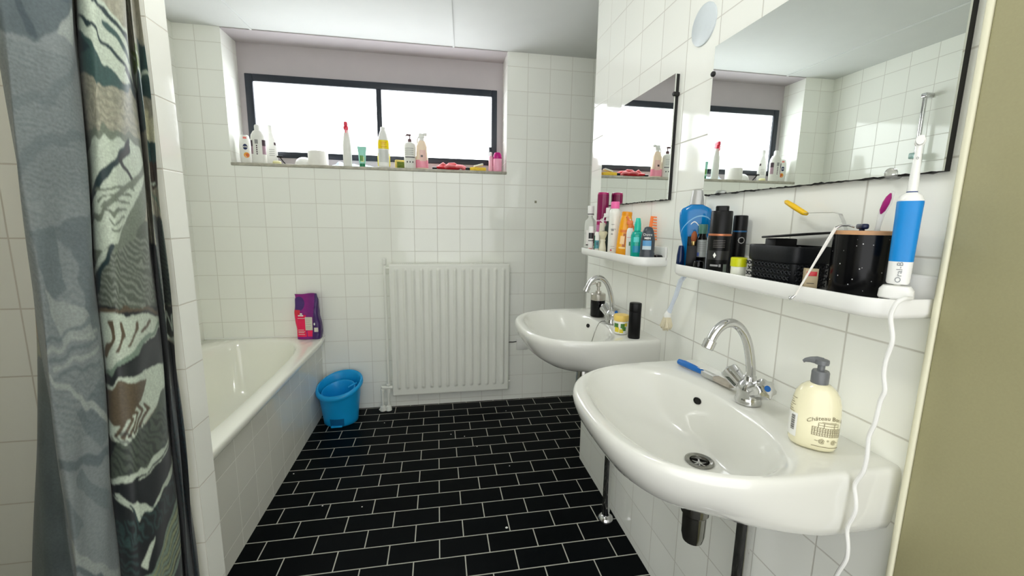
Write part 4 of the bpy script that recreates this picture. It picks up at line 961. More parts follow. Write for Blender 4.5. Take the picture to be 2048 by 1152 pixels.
# rubber gloves
t = thing('rubber_gloves', 'pair of red rubber gloves with black cuffs heaped on the sill', 'gloves', (.535, .062, ZW), .03)
g1 = col('red_rubber', 206, 40, 52, .4); g2 = col('red_rubber_lit', 226, 116, 120, .45)  # second tone is the red rubber with its highlights put into the colour
pm_ = MB()
R = []
for x, hy, hz in [(-.085, .030, .010), (-.05, .036, .016), (-.01, .040, .020), (.03, .038, .019), (.055, .032, .015), (.07, .02, .008)]:
    R.append([(x, hy * math.cos(2*PI*i/24) , .0205 * 1 + (hz * math.sin(2*PI*i/24) if hz * math.sin(2*PI*i/24) > -.02 else -.02) - .0002) for i in range(24)])
pm_.loft(R)
t.scale = (1, 1, .86)
obj('palm', pm_, g1, t)
for k, (y, l, z) in enumerate([(-.030, .038, .012), (-.012, .05, .020), (.008, .052, .026), (.026, .040, .018)]):
    obj('finger', MB().tube([(.03, y * .8, .022), (.055, y, z + .016), (.07 + l * .3, y * 1.1, z + .014), (.07 + l * .75, y * 1.15, z), (.072 + l * .85, y * 1.15, z - .004)], [.011, .0105, .010, .009, .005], 12), g1 if k % 2 else g2, t)
obj('thumb', MB().tube([(-.03, -.03, .02), (-.005, -.045, .03), (.03, -.05, .028), (.042, -.05, .024)], [.011, .0105, .009, .005], 12), g2, t)
obj('fold', MB().tube([(-.07, .0, .028), (-.04, -.01, .048), (-.02, .0, .036), (.0, .012, .05), (.035, .012, .054), (.05, .012, .047)], [.009, .013, .009, .012, .011, .006], 12), g2, t)
obj('cuff', MB().loft([[(x, hy * math.cos(2*PI*i/24), .012 + hz * math.sin(2*PI*i/24)) for i in range(24)] for x, hy, hz in [(-.112, .030, .0105), (-.108, .032, .0115), (-.084, .031, .0118)]]), M_BLACK, t)
t = thing('yellow_sponge', 'yellow sponge with a white pad on top at the right of the sill', 'sponge', (.716, .048, ZW), -.06)
obj('sponge_block', MB().rbox((-.045, -.03, 0), (.063, .03, .024), .006, 3), mat('sponge_yellow', rgb(238, 200, 70), .9, noise=.12, nscale=120, bump=.5), t); obj('dark_end', MB().rbox((-.075, -.026, 0), (-.043, .026, .022), .008, 3), M_BLACK, t)
obj('white_pad', MB().rbox((-.03, -.022, 0), (.035, .022, .012), .004, 3, M=Matrix.Translation((.012, 0, .032)) @ Matrix.Rotation(math.radians(-14), 4, 'Y')), mat('pad_white', rgb(236, 234, 220), .9, noise=.05, bump=.5), t)
b = [(.026, .02, 0), (.029, .0225, .004), (.029, .0225, .083), (.0275, .0215, .086)]
t = bottle('pink_deodorant', 'pink bottle with a magenta cap at the right end of the sill', 'bottle', .858, .046, ZW, b, col('pink_bottle', 244, 170, 196, .25), 2.4, [(.0285, .0225, .086), (.029, .023, .088), (.0275, .022, .112), (.02, .017, .126), (.008, .008, .129)], col('magenta_cap', 188, 0, 122, .3), rz=-.15)
b = [(.0125, .0125, 0), (.014, .014, .003), (.014, .014, .098), (.010, .010, .106)]
t = bottle('pale_pink_bottle', 'slim pale pink bottle half hidden beside the magenta-capped bottle', 'bottle', .814, .062, ZW, b, col('pale_pink', 244, 186, 204, .25), 2, [(.0095, .0095, .106), (.009, .009, .128), (.006, .006, .131)], M_WPL)

# ------------------------------------------------------------------ bin and bag
t = thing('waste_bin', 'bright blue oval pedal bin without lid on the floor beside the bath', 'bin', (-.178, -.165, 0), 0)
N = 64
def binring(hx, hy, z, slope, oy=0, ox=0):
    out = []
    for i in range(N):
        a = 2 * PI * i / N; x, y = hx * math.cos(a), hy * math.sin(a)
        out.append((ox + x, oy + y, z + slope * (.35 * x + .94 * y)))
    return out
R = [binring(.098, .088, 0, 0, 0), binring(.103, .093, .004, 0), binring(.106, .096, .03, 0), binring(.122, .110, .17, .12), binring(.127, .115, .215, .36), binring(.129, .117, .228, .36), binring(.140, .128, .230, .36), binring(.143, .131, .235, .36), binring(.141, .129, .250, .36), binring(.135, .123, .256, .36), binring(.126, .114, .254, .36), binring(.122, .110, .243, .36), binring(.118, .106, .20, .30), binring(.098, .088, .02, 0), binring(.02, .02, .012, 0)]
obj('bin_body', MB().loft(R), M_BLUE, t, True, 50)
R = [binring(.100, .083, .205, .36, -.012, -.006), binring(.104, .086, .212, .36, -.012, -.006), binring(.102, .0845, .219, .36, -.012, -.006), binring(.096, .079, .219, .36, -.012, -.006), binring(.092, .075, .209, .36, -.012, -.006), binring(.080, .066, .07, 0, -.006), binring(.01, .01, .05, 0, -.006)]
obj('inner_bucket', MB().loft(R, False, True), M_BLUE, t, True, 50)
pr = [(.106, .096, .03), (.098, .088, 0), ]
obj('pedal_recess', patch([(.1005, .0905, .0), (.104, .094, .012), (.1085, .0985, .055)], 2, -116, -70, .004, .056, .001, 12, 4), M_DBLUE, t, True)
obj('pedal', MB().rbox((-.042, -.104, .002), (.026, -.085, .012), .004, 3), M_BLUE, t)
obj('inner_handle', MB().tube([(.058, -.03, .236), (.085, -.02, .248), (.108, -.02, .258)], .005, 8), M_BLUE, t)

t = thing('plastic_pouch', 'purple and pink plastic pouch standing on the corner of the bathtub rim', 'pouch', (-.372, -.046, .526), math.radians(-6))
V = []; nz_, nr = 26, 40
def bagring(z):
    f = z / .29
    hx = .071 + .004 * math.sin(f * 5) - (.004 if f > .9 else 0) + .010 * max(0, f - .55)
    hy = .034 * (1 - .15 * f) if f < .62 else .034 * (.907 - (f - .62) * 1.9)
    hy = max(hy, .007)
    ox = -.012 * max(0, f - .35) / .65 + (.004 * math.sin(f * 9))
    return [(ox + x, y + .0015 * math.sin(z * 90 + x * 60), z + (.004 * math.sin(x * 40) if f > .97 else 0)) for x, y, _ in sring((hx, hy, z), 5, 64)]
zs = [.29 * k / 26 for k in range(27)]
bagm, nt, p = nodes('pouch_print')
tc = nt.nodes.new('ShaderNodeTexCoord'); sx_ = nt.nodes.new('ShaderNodeSeparateXYZ'); nt.links.new(tc.outputs['Object'], sx_.inputs[0])
def step(v, a, b_): return mth(nt, 'MULTIPLY', mth(nt, 'GREATER_THAN', v, a), mth(nt, 'LESS_THAN', v, b_))
X_, Y_, Z_ = sx_.outputs
cur = None
def layer(cur, colr, mask):
    mx = nt.nodes.new('ShaderNodeMix'); mx.data_type = 'RGBA'; nt.links.new(mask, mx.inputs['Factor'])
    if cur is None: mx.inputs['A'].default_value = rgb(140, 14, 126)
    else: nt.links.new(cur, mx.inputs['A'])
    mx.inputs['B'].default_value = colr; return mx.outputs['Result']
AND = lambda a, b_: mth(nt, 'MULTIPLY', a, b_)
front = mth(nt, 'LESS_THAN', Y_, -.0)
def smooth(v, a, b_):
    mr = nt.nodes.new('ShaderNodeMapRange'); mr.inputs['From Min'].default_value = a; mr.inputs['From Max'].default_value = b_; mr.interpolation_type = 'SMOOTHSTEP'; nt.links.new(v, mr.inputs['Value']); return mr.outputs['Result']
cur = layer(cur, rgb(120, 20, 120), smooth(X_, -.02, .03))
blob = mth(nt, 'LESS_THAN', mth(nt, 'ADD', mth(nt, 'POWER', mth(nt, 'DIVIDE', mth(nt, 'ADD', X_, .048), .034), 2.0), mth(nt, 'POWER', mth(nt, 'DIVIDE', mth(nt, 'SUBTRACT', Z_, .228), .045), 2.0)), 1.0)
cur = layer(cur, rgb(70, 34, 110), blob)
cur = layer(cur, rgb(236, 10, 84), AND(step(X_, -.08, -.006), AND(step(Z_, .016, .158), mth(nt, 'LESS_THAN', Y_, .02))))
cur = layer(cur, rgb(214, 40, 60), AND(step(X_, -.08, -.04), step(Z_, .158, .19)))
cur = layer(cur, rgb(240, 20, 90), AND(step(X_, .0, .034), AND(step(Z_, .018, .058), front)))
cur = layer(cur, rgb(60, 22, 96), mth(nt, 'GREATER_THAN', X_, .046))
cur = layer(cur, rgb(64, 26, 98), AND(mth(nt, 'GREATER_THAN', mth(nt, 'ADD', X_, mth(nt, 'MULTIPLY', Z_, -.08)), .028), mth(nt, 'LESS_THAN', Z_, .24)))
nt.links.new(cur, p.inputs['Base Color']); p.inputs['Roughness'].default_value = .3
nzb = nt.nodes.new('ShaderNodeTexNoise'); nzb.inputs['Scale'].default_value = 28; nt.links.new(tc.outputs['Object'], nzb.inputs['Vector']); bp = nt.nodes.new('ShaderNodeBump'); bp.inputs['Strength'].default_value = .5; bp.inputs['Distance'].default_value = .01; nt.links.new(nzb.outputs['Fac'], bp.inputs['Height']); nt.links.new(bp.outputs[0], p.inputs['Normal'])
obj('pouch', MB().loft([bagring(z) for z in zs]), bagm, t, True, 60)
def flat(pts, yoff): return MB().add([(x, yoff, z) for x, z in pts], [tuple(range(len(pts)))])
obj('text_panel', MB().rbox((-.010, -.0358, .060), (.034, -.0338, .145), .0006), col('panel_cream', 216, 212, 196), t)
pl = MB()
for k, z in enumerate((.132, .121, .110, .098, .084, .074)): pl.rbox((-.007, -.0364, z), (.028 - (k % 3) * .005, -.0356, z + .0018), .0002)
obj('panel_print', pl, K_GREY, t)
wl = MB()
for k, (x0, x1, z) in enumerate([(-.055, -.012, .136), (-.055, -.02, .06), (-.055, -.014, .05), (-.055, -.02, .042), (-.055, -.016, .03)]): wl.rbox((x0, -.0352, z), (x1, -.0335, z + .0022), .0002)
obj('white_print', wl, K_WHITE, t)
lg = MB().rbox((-.052, -.0352, .150), (-.02, -.0325, .158), .001).rbox((-.040, -.0350, .161), (-.026, -.0320, .170), .001)
obj('emblem', lg, K_WHITE, t)
sb = MB().rbox((.040, -.0352, .045), (.0655, .02, .074), .002)
obj('side_label', MB().rbox((.042, -.0352, .048), (.0665, .018, .076), .002), col('panel_cream', 216, 212, 196), t)
for x, z in [(.046, .100), (.060, .125)]: obj('white_drop', MB().sup([(.003, .0015, z - .008), (.0055, .0025, z), (.002, .001, z + .008)], 2, 14).xf(Matrix.Translation((.0, -.0345 if x < .05 else -.02, 0)) @ Matrix.Translation((x, 0, 0))), K_WHITE, t)

# white crumbs on the floor
for k, (x, y) in enumerate([(.898, -.187), (.659, -.607), (.812, -.824), (.723, -1.262), (.515, -.448), (.099, -.241), (-.079, -.999), (.098, -1.033), (-.288, -.725), (.595, -.484)]):
    r = .0035 if k != 3 else .006
    c_ = MB().sup([(r * .8, r * .6, 0.0), (r, r * .8, r * .3), (r * .6, r * .5, r * .7)], 2.2, 10)
    tag(obj('crumb', c_, K_WHITE, None, loc=(x, y, .0003)), 'tiny white crumb lying on the black floor tiles', 'crumb', 'white crumbs on the floor')

# shower rail on the far left wall, seen in the large mirror
t = thing('shower_rail', 'chrome shower rail on the wall over the bath, reflected in the large mirror', 'shower rail', (-.962, -.662, 1.40))
obj('bar', MB().tube([(0, 0, .0), (0, 0, .66)], .0105, 16), M_CHROME, t)
for z in (.01, .665):
    obj('wall_bracket', MB().rbox((-.0475, -.016, z - .012), (.014, .016, z + .016), .006, 3), M_CHROME, t)
obj('slider', MB().rbox((-.022, -.02, .30), (.03, .022, .335), .006, 3), mat('aqua_clear', rgb(170, 205, 198), .15, trans=.4, noise=.05), t)

# ------------------------------------------------------------------ shower curtain
t_c = thing('shower_curtain', 'grey-green leaf patterned shower curtain drawn to one side of the shower', 'shower curtain', (-.14, -1.95, .08))
# plan of the folds at the top (z 1.65) and lower down (z .55): cloth runs from the tiled wall towards the doorway
top_ = [(-.150, -1.752), (-.116, -1.747), (-.130, -1.760), (-.110, -1.771), (-.142, -1.780), (-.114, -1.788), (-.104, -1.825), (-.108, -1.868), (-.132, -1.903), (-.190, -1.915), (-.200, -1.925), (-.146, -1.912), (-.128, -1.925), (-.136, -1.98), (-.152, -2.045), (-.175, -2.055), (-.21, -2.00), (-.25, -1.955), (-.285, -1.935)]
bot_ = [(-.150, -1.774), (-.117, -1.772), (-.134, -1.788), (-.112, -1.806), (-.156, -1.818), (-.116, -1.832), (-.094, -1.880), (-.100, -1.945), (-.136, -1.998), (-.200, -2.005), (-.205, -2.020), (-.150, -2.002), (-.132, -2.016), (-.138, -2.05), (-.150, -2.085), (-.185, -2.075), (-.235, -2.145), (-.275, -2.15), (-.30, -2.08)]
def spline(P, t):
    n = len(P) - 1; x = t * n; k = min(int(x), n - 1); f = x - k
    p0, p1, p2, p3 = (P[max(k - 1, 0)], P[k], P[k + 1], P[min(k + 2, n)])
    return tuple(.5 * ((2 * p1[i]) + (-p0[i] + p2[i]) * f + (2 * p0[i] - 5 * p1[i] + 4 * p2[i] - p3[i]) * f * f + (-p0[i] + 3 * p1[i] - 3 * p2[i] + p3[i]) * f ** 3) for i in range(2))
NU, NV = 840, 960
ZT_, ZB_ = 2.02, .10
us = np.linspace(0, 1, NU + 1); vs = np.linspace(0, 1, NV + 1)
def shear(P): return [(x, min(-1.776, CAM.y + (y - CAM.y) * (x - CAM.x) / (-.15 - CAM.x))) for x, y in P]
top_, bot_ = shear(top_), shear(bot_)
Pt = np.array([spline(top_, u) for u in us]); Pb = np.array([spline(bot_, u) for u in us])
zz = ZB_ + (ZT_ - ZB_) * vs
f = (1.65 - zz) / 1.10
XY = Pt[None] * (1 - f[:, None, None]) + Pb[None] * f[:, None, None]
wob = .0035 * np.sin(us[None] * 60 + zz[:, None] * 7) * np.sin(zz[:, None] * 9 + us[None] * 9)
XY[..., 0] += wob; XY[..., 1] += .5 * wob
VV = np.concatenate([XY, np.broadcast_to(zz[:, None, None], XY.shape[:2] + (1,))], -1)
V = (VV - np.array([-.14, -1.95, .08])).reshape(-1, 3)
me = bpy.data.meshes.new('curtain_cloth')
idx = np.arange((NU + 1) * (NV + 1)).reshape(NV + 1, NU + 1)
F = np.stack([idx[:-1, :-1], idx[:-1, 1:], idx[1:, 1:], idx[1:, :-1]], -1).reshape(-1, 4)
me.from_pydata(V.tolist(), [], F.tolist()); me.update()
# printed pattern: g = position along the folds (knot number), v = print row running down the cloth
g = np.broadcast_to(us[None] * 18, (NV + 1, NU + 1)).copy()
zrow = np.interp(-zz, -np.array([1.70, 1.42, 1.17, .89, .55, .10]), np.array([0, 300, 554, 822, 1126, 1530]))
v = np.broadcast_to(zrow[:, None], g.shape).copy()
def vn(x, y, seed):
    r = np.random.default_rng(seed).random((64, 64)); x = x % 63; y = y % 63
    xi, yi = np.floor(x).astype(int), np.floor(y).astype(int); fx, fy = x - xi, y - yi; fx = fx * fx * (3 - 2 * fx); fy = fy * fy * (3 - 2 * fy)
    return (r[yi, xi] * (1 - fx) + r[yi, xi + 1] * fx) * (1 - fy) + (r[yi + 1, xi] * (1 - fx) + r[yi + 1, xi + 1] * fx) * fy
c8 = lambda *a: np.array(lin(tuple(q / 255 for q in a)))
colr = np.zeros(g.shape + (3,))
n1 = vn(g * 9, v / 9, 1); n2 = vn(g * 30, v / 4, 2); n3 = vn(g * 3, v / 40, 3)
colr[:] = c8(160, 158, 140); colr *= (.72 + .35 * n1 + .2 * n2)[..., None]
def inpoly(P, gx, gy):
    P = np.array(P, float); ins = np.zeros(gx.shape, bool); j = len(P) - 1
    for i in range(len(P)):
        xi, yi = P[i]; xj, yj = P[j]
        if yi != yj: ins ^= ((yi > gy) != (yj > gy)) & (gx < (xj - xi) * (gy - yi) / (yj - yi) + xi)
        j = i
    return ins
def paint(mask, c, a=1.0, tex=0.0):
    k = np.array(c)[None] * (1 + tex * (n2[mask] - .5) * 2)[:, None]
    colr[mask] = colr[mask] * (1 - a) + k * a
# local coordinate of a stretch of cloth: 0 at the doorway side, 1 at the wall side
def loc_(g0, g1): return (g0 - g) / (g0 - g1)
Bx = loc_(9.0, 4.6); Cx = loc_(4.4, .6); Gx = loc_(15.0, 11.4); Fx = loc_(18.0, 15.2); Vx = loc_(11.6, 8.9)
wx = .05 * (vn(g * 2, v / 25, 5) - .5); wv_ = 16 * (vn(g * 3, v / 30, 6) - .5)
def P_(X, pts, c, a=1.0, tex=0.12): paint(inpoly(pts, X + wx, v + wv_) & (X > -.02) & (X < 1.02), c, a, tex)
def stroke(X, pts, w, c, a=1.0):
    gx, gy = X + wx, v + wv_; m_ = np.zeros(g.shape, bool); S = 130.0
    for (x0, y0), (x1, y1) in zip(pts, pts[1:]):
        dx, dy = (x1 - x0) * S, y1 - y0; L2 = dx * dx + dy * dy + 1e-9
        tt = np.clip((((gx - x0) * S) * dx + (gy - y0) * dy) / L2, 0, 1)
        m_ |= ((gx - x0) * S - tt * dx) ** 2 + ((gy - y0) - tt * dy) ** 2 < (w / 2) ** 2
    paint(m_ & (X > -.02) & (X < 1.02), c, a, .1)
def hatch(mask, ang, per, c, a):
    ca, sa = math.cos(ang), math.sin(ang)
    q = (g * 30 * ca + v * sa) / per + 1.5 * vn(g * 4, v / 20, 9)
    paint(mask & ((q % 1) < .42), c, a, .2)
TEAL, DTEAL, BLK = c8(54, 82, 80), c8(30, 52, 56), c8(24, 30, 34)
PALE, SAGE, GRYG = c8(190, 202, 186), c8(120, 140, 124), c8(112, 122, 108)
BRN, OLV = c8(92, 80, 62), c8(140, 148, 112)
# main printed fold
inB = (Bx > -.05) & (Bx < 1.05)
P_(Bx, [(-.1, 470), (1.1, 440), (1.1, 620), (-.1, 620)], c8(84, 92, 82)); hatch(inB & (v > 480) & (v < 612), .75, 9, PALE * .55, .55)
hatch(inB & (v > 195) & (v < 300), 1.35, 16, GRYG * .7, .4)
P_(Bx, [(0, 45), (.35, 40), (.85, 90), (1.1, 130), (1.1, 200), (.5, 190), (0, 140)], PALE)
P_(Bx, [(-.1, 100), (.2, 120), (.7, 195), (1.1, 195), (.5, 215), (-.1, 180)], TEAL); P_(Bx, [(-.1, 78), (.15, 100), (.3, 160), (-.1, 150)], DTEAL)
stroke(Bx, [(.42, 66), (.75, 90), (.95, 118), (.98, 185)], 9, DTEAL); stroke(Bx, [(.05, 90), (.45, 125), (.8, 172), (.95, 200)], 13, DTEAL); stroke(Bx, [(.12, 95), (.5, 140), (.72, 168)], 9, PALE); stroke(Bx, [(.6, 100), (.85, 140)], 11, TEAL); stroke(Bx, [(-.05, 150), (.4, 190)], 12, TEAL)
P_(Bx, [(0, 340), (.15, 300), (.5, 285), (.95, 292), (1.05, 350), (.9, 420), (.6, 500), (.2, 520), (.05, 430)], GRYG); P_(Bx, [(.08, 350), (.25, 312), (.6, 300), (.9, 310), (.98, 350), (.75, 410), (.5, 490), (.2, 500), (.12, 420)], PALE)
stroke(Bx, [(.72, 306), (.62, 335), (.45, 360), (.25, 395), (.12, 430)], 11, DTEAL); stroke(Bx, [(.72, 306), (.6, 345), (.75, 372)], 8, BLK); stroke(Bx, [(.95, 340), (.7, 385), (.45, 420), (.2, 450)], 10, GRYG)
for k in range(6): stroke(Bx, [(.28 + .03 * k, 395 + 14 * k), (.75 - .04 * k, 388 + 15 * k)], 5, GRYG)
stroke(Bx, [(.4, 495), (.25, 540), (.15, 590)], 8, DTEAL); stroke(Bx, [(.32, 500), (.12, 560)], 6, PALE)
P_(Bx, [(-.1, 598), (.5, 605), (1.1, 622), (1.1, 700), (.5, 720), (-.1, 760)], BLK); P_(Bx, [(.05, 612), (.5, 615), (1.02, 640), (.98, 662), (.5, 690), (.12, 726), (.02, 680)], PALE)
for k in range(5): stroke(Bx, [(.14 + .16 * k, 628 + 3 * k), (.18 + .14 * k, 650), (.10 + .14 * k, 690 - 8 * k)], 5, BRN)
stroke(Bx, [(0, 738), (.35, 700), (.7, 672), (1.05, 650)], 9, SAGE); stroke(Bx, [(.05, 612), (.6, 608), (1, 632)], 7, BRN)
P_(Bx, [(-.1, 735), (.5, 700), (1.1, 664), (1.1, 735), (.5, 740), (-.1, 760)], c8(34, 40, 42)); 
P_(Bx, [(.0, 745), (.35, 726), (1.0, 732), (1.02, 760), (.62, 822), (.3, 836), (.05, 800)], PALE); P_(Bx, [(.05, 750), (.35, 730), (.7, 740), (.6, 775), (.35, 800), (.05, 795)], BRN)
for k in range(5): stroke(Bx, [(.25 + .1 * k, 772 + 3 * k), (.38 + .08 * k, 795), (.3 + .06 * k, 822)], 5, BRN)
stroke(Bx, [(.75, 738), (.68, 760), (.9, 770)], 6, PALE)
P_(Bx, [(-.1, 820), (.3, 835), (.65, 822), (1.1, 740), (1.1, 888), (-.1, 893)], c8(78, 88, 78)); hatch(inB & (v > 815) & (v < 888) & (Bx > .25), .5, 8, BLK, .6); P_(Bx, [(-.1, 800), (.15, 815), (.3, 838), (.1, 880), (-.1, 885)], BLK)
P_(Bx, [(-.1, 893), (1.1, 884), (1.1, 1160), (-.1, 1160)], BLK); stroke(Bx, [(-.05, 897), (.4, 893), (1.05, 888)], 9, PALE); stroke(Bx, [(.5, 902), (1.05, 897)], 3, PALE)
P_(Bx, [(.25, 918), (.42, 940), (.62, 962), (.95, 942), (.98, 925), (1.05, 958), (.75, 965), (.45, 972)], PALE); stroke(Bx, [(.28, 915), (.5, 968)], 5, PALE); stroke(Bx, [(.35, 935), (.44, 972)], 3, DTEAL); hatch(inB & (v > 965) & (v < 1010), .3, 9, TEAL, .6)
P_(Bx, [(.45, 1045), (.6, 1010), (.5, 1060)], PALE)
for k in range(9): stroke(Bx, [(.42, 1078 + 4 * k), (.65, 1062 + 9 * k), (1.02, 1012 + 14 * k)], 7, OLV if k % 2 else SAGE); 
hatch(inB & (v > 990) & (v < 1150) & (Bx < .42), 1.2, 12, TEAL, .5)
stroke(Bx, [(.02, 900), (.0, 960), (.04, 1020)], 6, SAGE)
P_(Bx, [(-.1, 1150), (1.1, 1150), (1.1, 1600), (-.1, 1600)], c8(58, 70, 66)); hatch(inB & (v > 1150), .6, 14, BLK, .7)
# valley between the folds, its crease shade painted into the cloth colour
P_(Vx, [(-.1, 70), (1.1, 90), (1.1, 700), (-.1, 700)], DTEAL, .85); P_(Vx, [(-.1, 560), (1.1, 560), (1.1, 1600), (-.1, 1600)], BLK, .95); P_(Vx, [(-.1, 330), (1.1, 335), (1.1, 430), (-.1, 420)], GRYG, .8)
# narrow folds next to the tiled wall
P_(Cx, [(-.1, 102), (.5, 104), (.5, 150), (-.1, 150)], c8(120, 138, 84)); stroke(Cx, [(-.05, 116), (.5, 119)], 5, PALE); P_(Cx, [(-.1, 150), (.5, 145), (.2, 195), (-.1, 200)], PALE); P_(Cx, [(-.1, 205), (.3, 150), (.6, 160), (.5, 270), (.1, 275)], TEAL); P_(Cx, [(.5, 80), (1.1, 90), (1.1, 200), (.6, 190)], TEAL); stroke(Cx, [(.55, 144), (.9, 150)], 8, PALE); P_(Cx, [(-.1, 195), (.2, 200), (.1, 262), (-.1, 255)], DTEAL)
P_(Cx, [(.6, 215), (1.1, 250), (1.1, 290), (.6, 285)], c8(196, 196, 170)); P_(Cx, [(.5, 285), (1.1, 288), (1.1, 330), (.6, 325)], TEAL); P_(Cx, [(.5, 318), (1.1, 330), (1.1, 385), (.6, 385)], c8(76, 66, 58)); stroke(Cx, [(.5, 365), (1.05, 390)], 7, PALE); stroke(Cx, [(.5, 392), (1.05, 432)], 8, SAGE)
P_(Cx, [(.4, 440), (1.1, 450), (1.1, 625), (.4, 620)], c8(70, 80, 72)); hatch((Cx > .4) & (Cx < 1.05) & (v > 440) & (v < 622), 1.1, 8, BLK, .7); P_(Cx, [(-.1, 500), (.4, 500), (.4, 800), (-.1, 800)], c8(48, 60, 58)); hatch((Cx > -.05) & (Cx < .42) & (v > 500) & (v < 800), .9, 9, BLK, .6)
P_(Cx, [(.42, 622), (1.1, 625), (1.1, 700), (.42, 690)], c8(60, 64, 60)); 
for k in range(3): stroke(Cx, [(.5 + .2 * k, 640), (.6 + .18 * k, 680), (.7 + .12 * k, 645)], 5, PALE)
stroke(Cx, [(.42, 690), (.7, 696), (1.05, 712)], 8, PALE); P_(Cx, [(.42, 700), (1.1, 715), (1.1, 800), (.42, 790)], c8(40, 44, 44)); P_(Cx, [(-.1, 795), (1.1, 790), (1.1, 1600), (-.1, 1600)], BLK); hatch((Cx > -.05) & (Cx < 1.05) & (v > 800), 1.3, 13, DTEAL, .8)
# smooth grey hem turned over, showing the washed-out reverse of the print
GREY = c8(122, 130, 132)
inG = (g > 11.35) & (g <= 15.1)
colr[inG] = GREY * (.95 + .12 * n3[inG] + .05 * n2[inG])[:, None]
D1, D2, LG = c8(74, 88, 94), c8(94, 106, 110), c8(156, 164, 160)
P_(Gx, [(-.1, 66), (.35, 58), (1.1, 62), (1.1, 105), (.8, 120), (.5, 175), (.1, 175), (-.1, 110)], D1, .8); P_(Gx, [(.65, 150), (.85, 100), (1.0, 100), (.85, 165)], LG, .8); P_(Gx, [(-.1, 28), (.3, 36), (.6, 26), (.9, 44), (.3, 60), (-.1, 52)], LG, .5)
hatch(inG & (v > 180) & (v < 400), 1.35, 7, D1, .45)
hatch(inG & (v > 400) & (v < 640), 1.0, 11, D2, .35)
stroke(Gx, [(.95, 170), (.55, 260), (.1, 300)], 14, D2, .5); stroke(Gx, [(1.0, 300), (.5, 330), (.05, 420)], 14, D2, .6); stroke(Gx, [(.2, 90), (.45, 120), (.5, 165)], 8, c8(60, 74, 82), .8); stroke(Gx, [(.0, 80), (.4, 75), (.9, 85)], 16, c8(64, 78, 88), .7); P_(Gx, [(.5, 760), (1.1, 700), (1.1, 800), (.8, 830)], D2, .7); P_(Gx, [(-.1, 860), (.3, 880), (.5, 940), (-.1, 960)], D2, .6); P_(Gx, [(.4, 470), (.9, 440), (1.1, 420), (1.1, 640), (.75, 620), (.65, 500)], D1, .55); P_(Gx, [(.25, 470), (.5, 460), (.6, 560), (.4, 570)], D2, .8); P_(Gx, [(.35, 560), (.7, 590), (.9, 650), (.5, 640)], LG, .6)
for k in range(5): stroke(Gx, [(.25 + .05 * k, 640 + 12 * k), (.9, 610 + 20 * k)], 7, LG if k % 2 else D2, .7)
hatch(inG & (v > 690) & (v < 800), .9, 9, D1, .3); stroke(Gx, [(.3, 690), (.95, 790)], 10, LG, .8); stroke(Gx, [(.1, 830), (.9, 845)], 16, D1, .7); stroke(Gx, [(.1, 940), (.6, 1010), (.95, 1060)], 16, LG, .7); stroke(Gx, [(.1, 960), (.7, 1040), (1.0, 1090)], 8, D2, .9); stroke(Gx, [(.5, 860), (.95, 940)], 22, D2, .7)
# last fold behind it
inF = g > 15.1
colr[inF] = c8(78, 88, 90) * (.85 + .35 * n3[inF] + .1 * n2[inF])[:, None]
P_(Fx, [(-.1, 440), (1.1, 440), (1.1, 640), (-.1, 650)], c8(166, 142, 108), .8); P_(Fx, [(-.1, 655), (1.1, 642), (1.1, 668), (-.1, 678)], c8(140, 142, 120), .9); P_(Fx, [(-.1, -200), (1.1, -200), (1.1, 440), (-.1, 440)], c8(190, 176, 150), .9)
stroke(Fx, [(0, 1000), (.6, 1080), (1, 1100)], 20, c8(110, 120, 120), .6)
# nothing of the print in view above: plain sand and leaves
for ax in (0, 1):
    colr = .25 * np.roll(colr, 1, ax) + .5 * colr + .25 * np.roll(colr, -1, ax)
ca = me.color_attributes.new('print', 'FLOAT_COLOR', 'POINT')
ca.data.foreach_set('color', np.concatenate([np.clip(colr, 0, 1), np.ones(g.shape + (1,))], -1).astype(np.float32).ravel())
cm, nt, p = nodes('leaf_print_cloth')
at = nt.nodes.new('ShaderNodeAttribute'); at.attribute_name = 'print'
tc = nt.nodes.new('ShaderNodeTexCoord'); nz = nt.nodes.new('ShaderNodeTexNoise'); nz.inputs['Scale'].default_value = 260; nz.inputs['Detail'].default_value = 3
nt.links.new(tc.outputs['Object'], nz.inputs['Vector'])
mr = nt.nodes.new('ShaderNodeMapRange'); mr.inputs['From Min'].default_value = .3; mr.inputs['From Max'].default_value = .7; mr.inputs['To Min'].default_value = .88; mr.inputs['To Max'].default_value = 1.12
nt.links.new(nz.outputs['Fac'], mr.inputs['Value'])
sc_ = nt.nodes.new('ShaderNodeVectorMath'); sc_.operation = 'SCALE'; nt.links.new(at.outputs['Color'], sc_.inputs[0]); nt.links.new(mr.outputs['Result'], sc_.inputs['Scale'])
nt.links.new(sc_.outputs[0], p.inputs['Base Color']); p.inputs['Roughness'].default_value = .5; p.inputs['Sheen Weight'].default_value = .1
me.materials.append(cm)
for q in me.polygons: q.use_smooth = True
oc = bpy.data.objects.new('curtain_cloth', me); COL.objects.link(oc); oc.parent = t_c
t = thing('curtain_rail', 'chrome rail above the shower opening carrying the curtain', 'rail', (-.15, -2.145, 2.045))
obj('rod', MB().tube([(0, -.372, 0), (0, .372, 0)], .0125, 16), M_CHROME, t)
for y in (-.368, .368): obj('end_flange', MB().tube([(0, y - .004, 0), (0, y + .004, 0)], .024, 20), M_CHROME, t)
rg = []
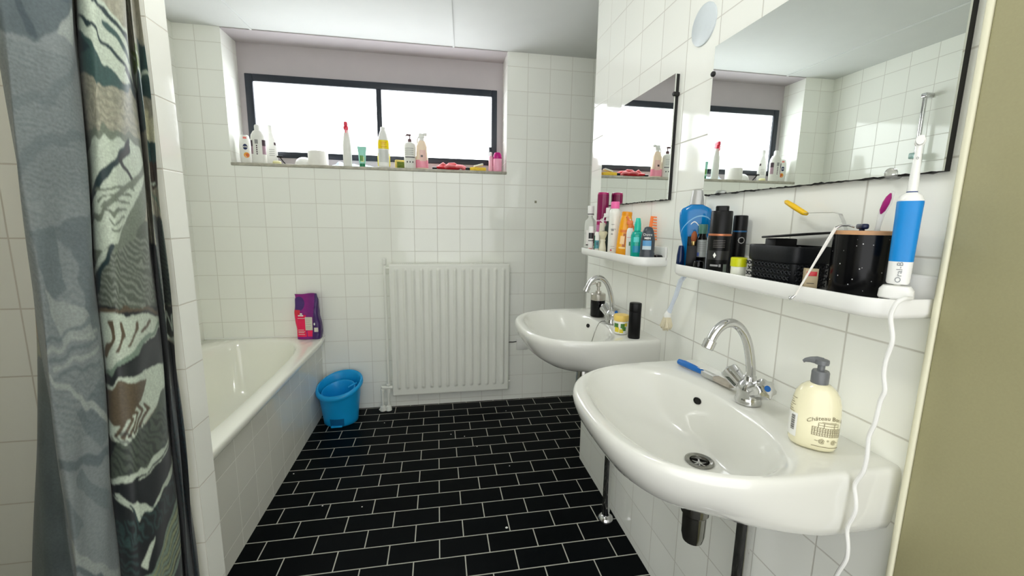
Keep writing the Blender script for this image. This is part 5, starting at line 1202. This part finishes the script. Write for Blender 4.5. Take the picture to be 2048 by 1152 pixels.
for k in range(8):
    y = .35 - k * .04; obj('curtain_ring', MB().tube([(.021 * math.cos(2*PI*i/20), y, .021 * math.sin(2*PI*i/20) - .008) for i in range(20)], .002, 6, close=True), M_WPL, t_c, loc=(.14 - .15, 1.95 - 2.145, 2.045 - .08))

# ------------------------------------------------------------------ light, sky, camera
t = thing('added_lamp', 'unseen white globe lamp added under the ceiling to light the room', 'added lamp', (.22, -2.02, H - .001))  # assumed lamp out of view, added and shaped to lift the room light
obj('base_plate', MB().lathe([(.055, 0), (.055, -.012), (.04, -.02), (.012, -.024), (.010, -.09)], 32), M_WPL, t)
obj('lamp_shade', MB().lathe([(.11 * math.sin(PI * k / 20) + .0005, -.19 + .11 * math.cos(PI * k / 20)) for k in range(21)], 40), mat('lit_opal_glass', (.99, .99, .97, 1), .3, emit=LAMP), t)
w = bpy.data.worlds.new('World'); SC.world = w; w.use_nodes = True
w.node_tree.nodes['Background'].inputs['Color'].default_value = (.99, 1.0, 1.0, 1)
w.node_tree.nodes['Background'].inputs['Strength'].default_value = 1.15
cd = bpy.data.cameras.new('Camera'); cam = bpy.data.objects.new('Camera', cd); COL.objects.link(cam)
cd.sensor_width = 36; cd.lens = 815.1632 * 36 / 2048; cd.clip_start = .01
cd.shift_x = 4.9528 / 2048; cd.shift_y = -2.6823 / 2048
yaw, pit, rol = .1747, -.1547, .0133
cy, sy, cp, sp, cr, sr = math.cos(yaw), math.sin(yaw), math.cos(pit), math.sin(pit), math.cos(rol), math.sin(rol)
fw = Vector((sy * cp, cy * cp, sp)); rt = Vector((cy, -sy, 0)); up = rt.cross(fw)
r2 = rt * cr + up * sr; u2 = -rt * sr + up * cr
cam.matrix_world = Matrix(((r2.x, u2.x, -fw.x, CAM.x), (r2.y, u2.y, -fw.y, CAM.y), (r2.z, u2.z, -fw.z, CAM.z), (0, 0, 0, 1)))
SC.camera = cam
vs_ = SC.view_settings
vs_.view_transform = 'Standard'; vs_.look = 'None'; vs_.gamma = 1.0; vs_.use_curve_mapping = False
vs_.exposure = 1.12
SC.cycles.max_bounces = 14; SC.cycles.diffuse_bounces = 12; SC.cycles.glossy_bounces = 6
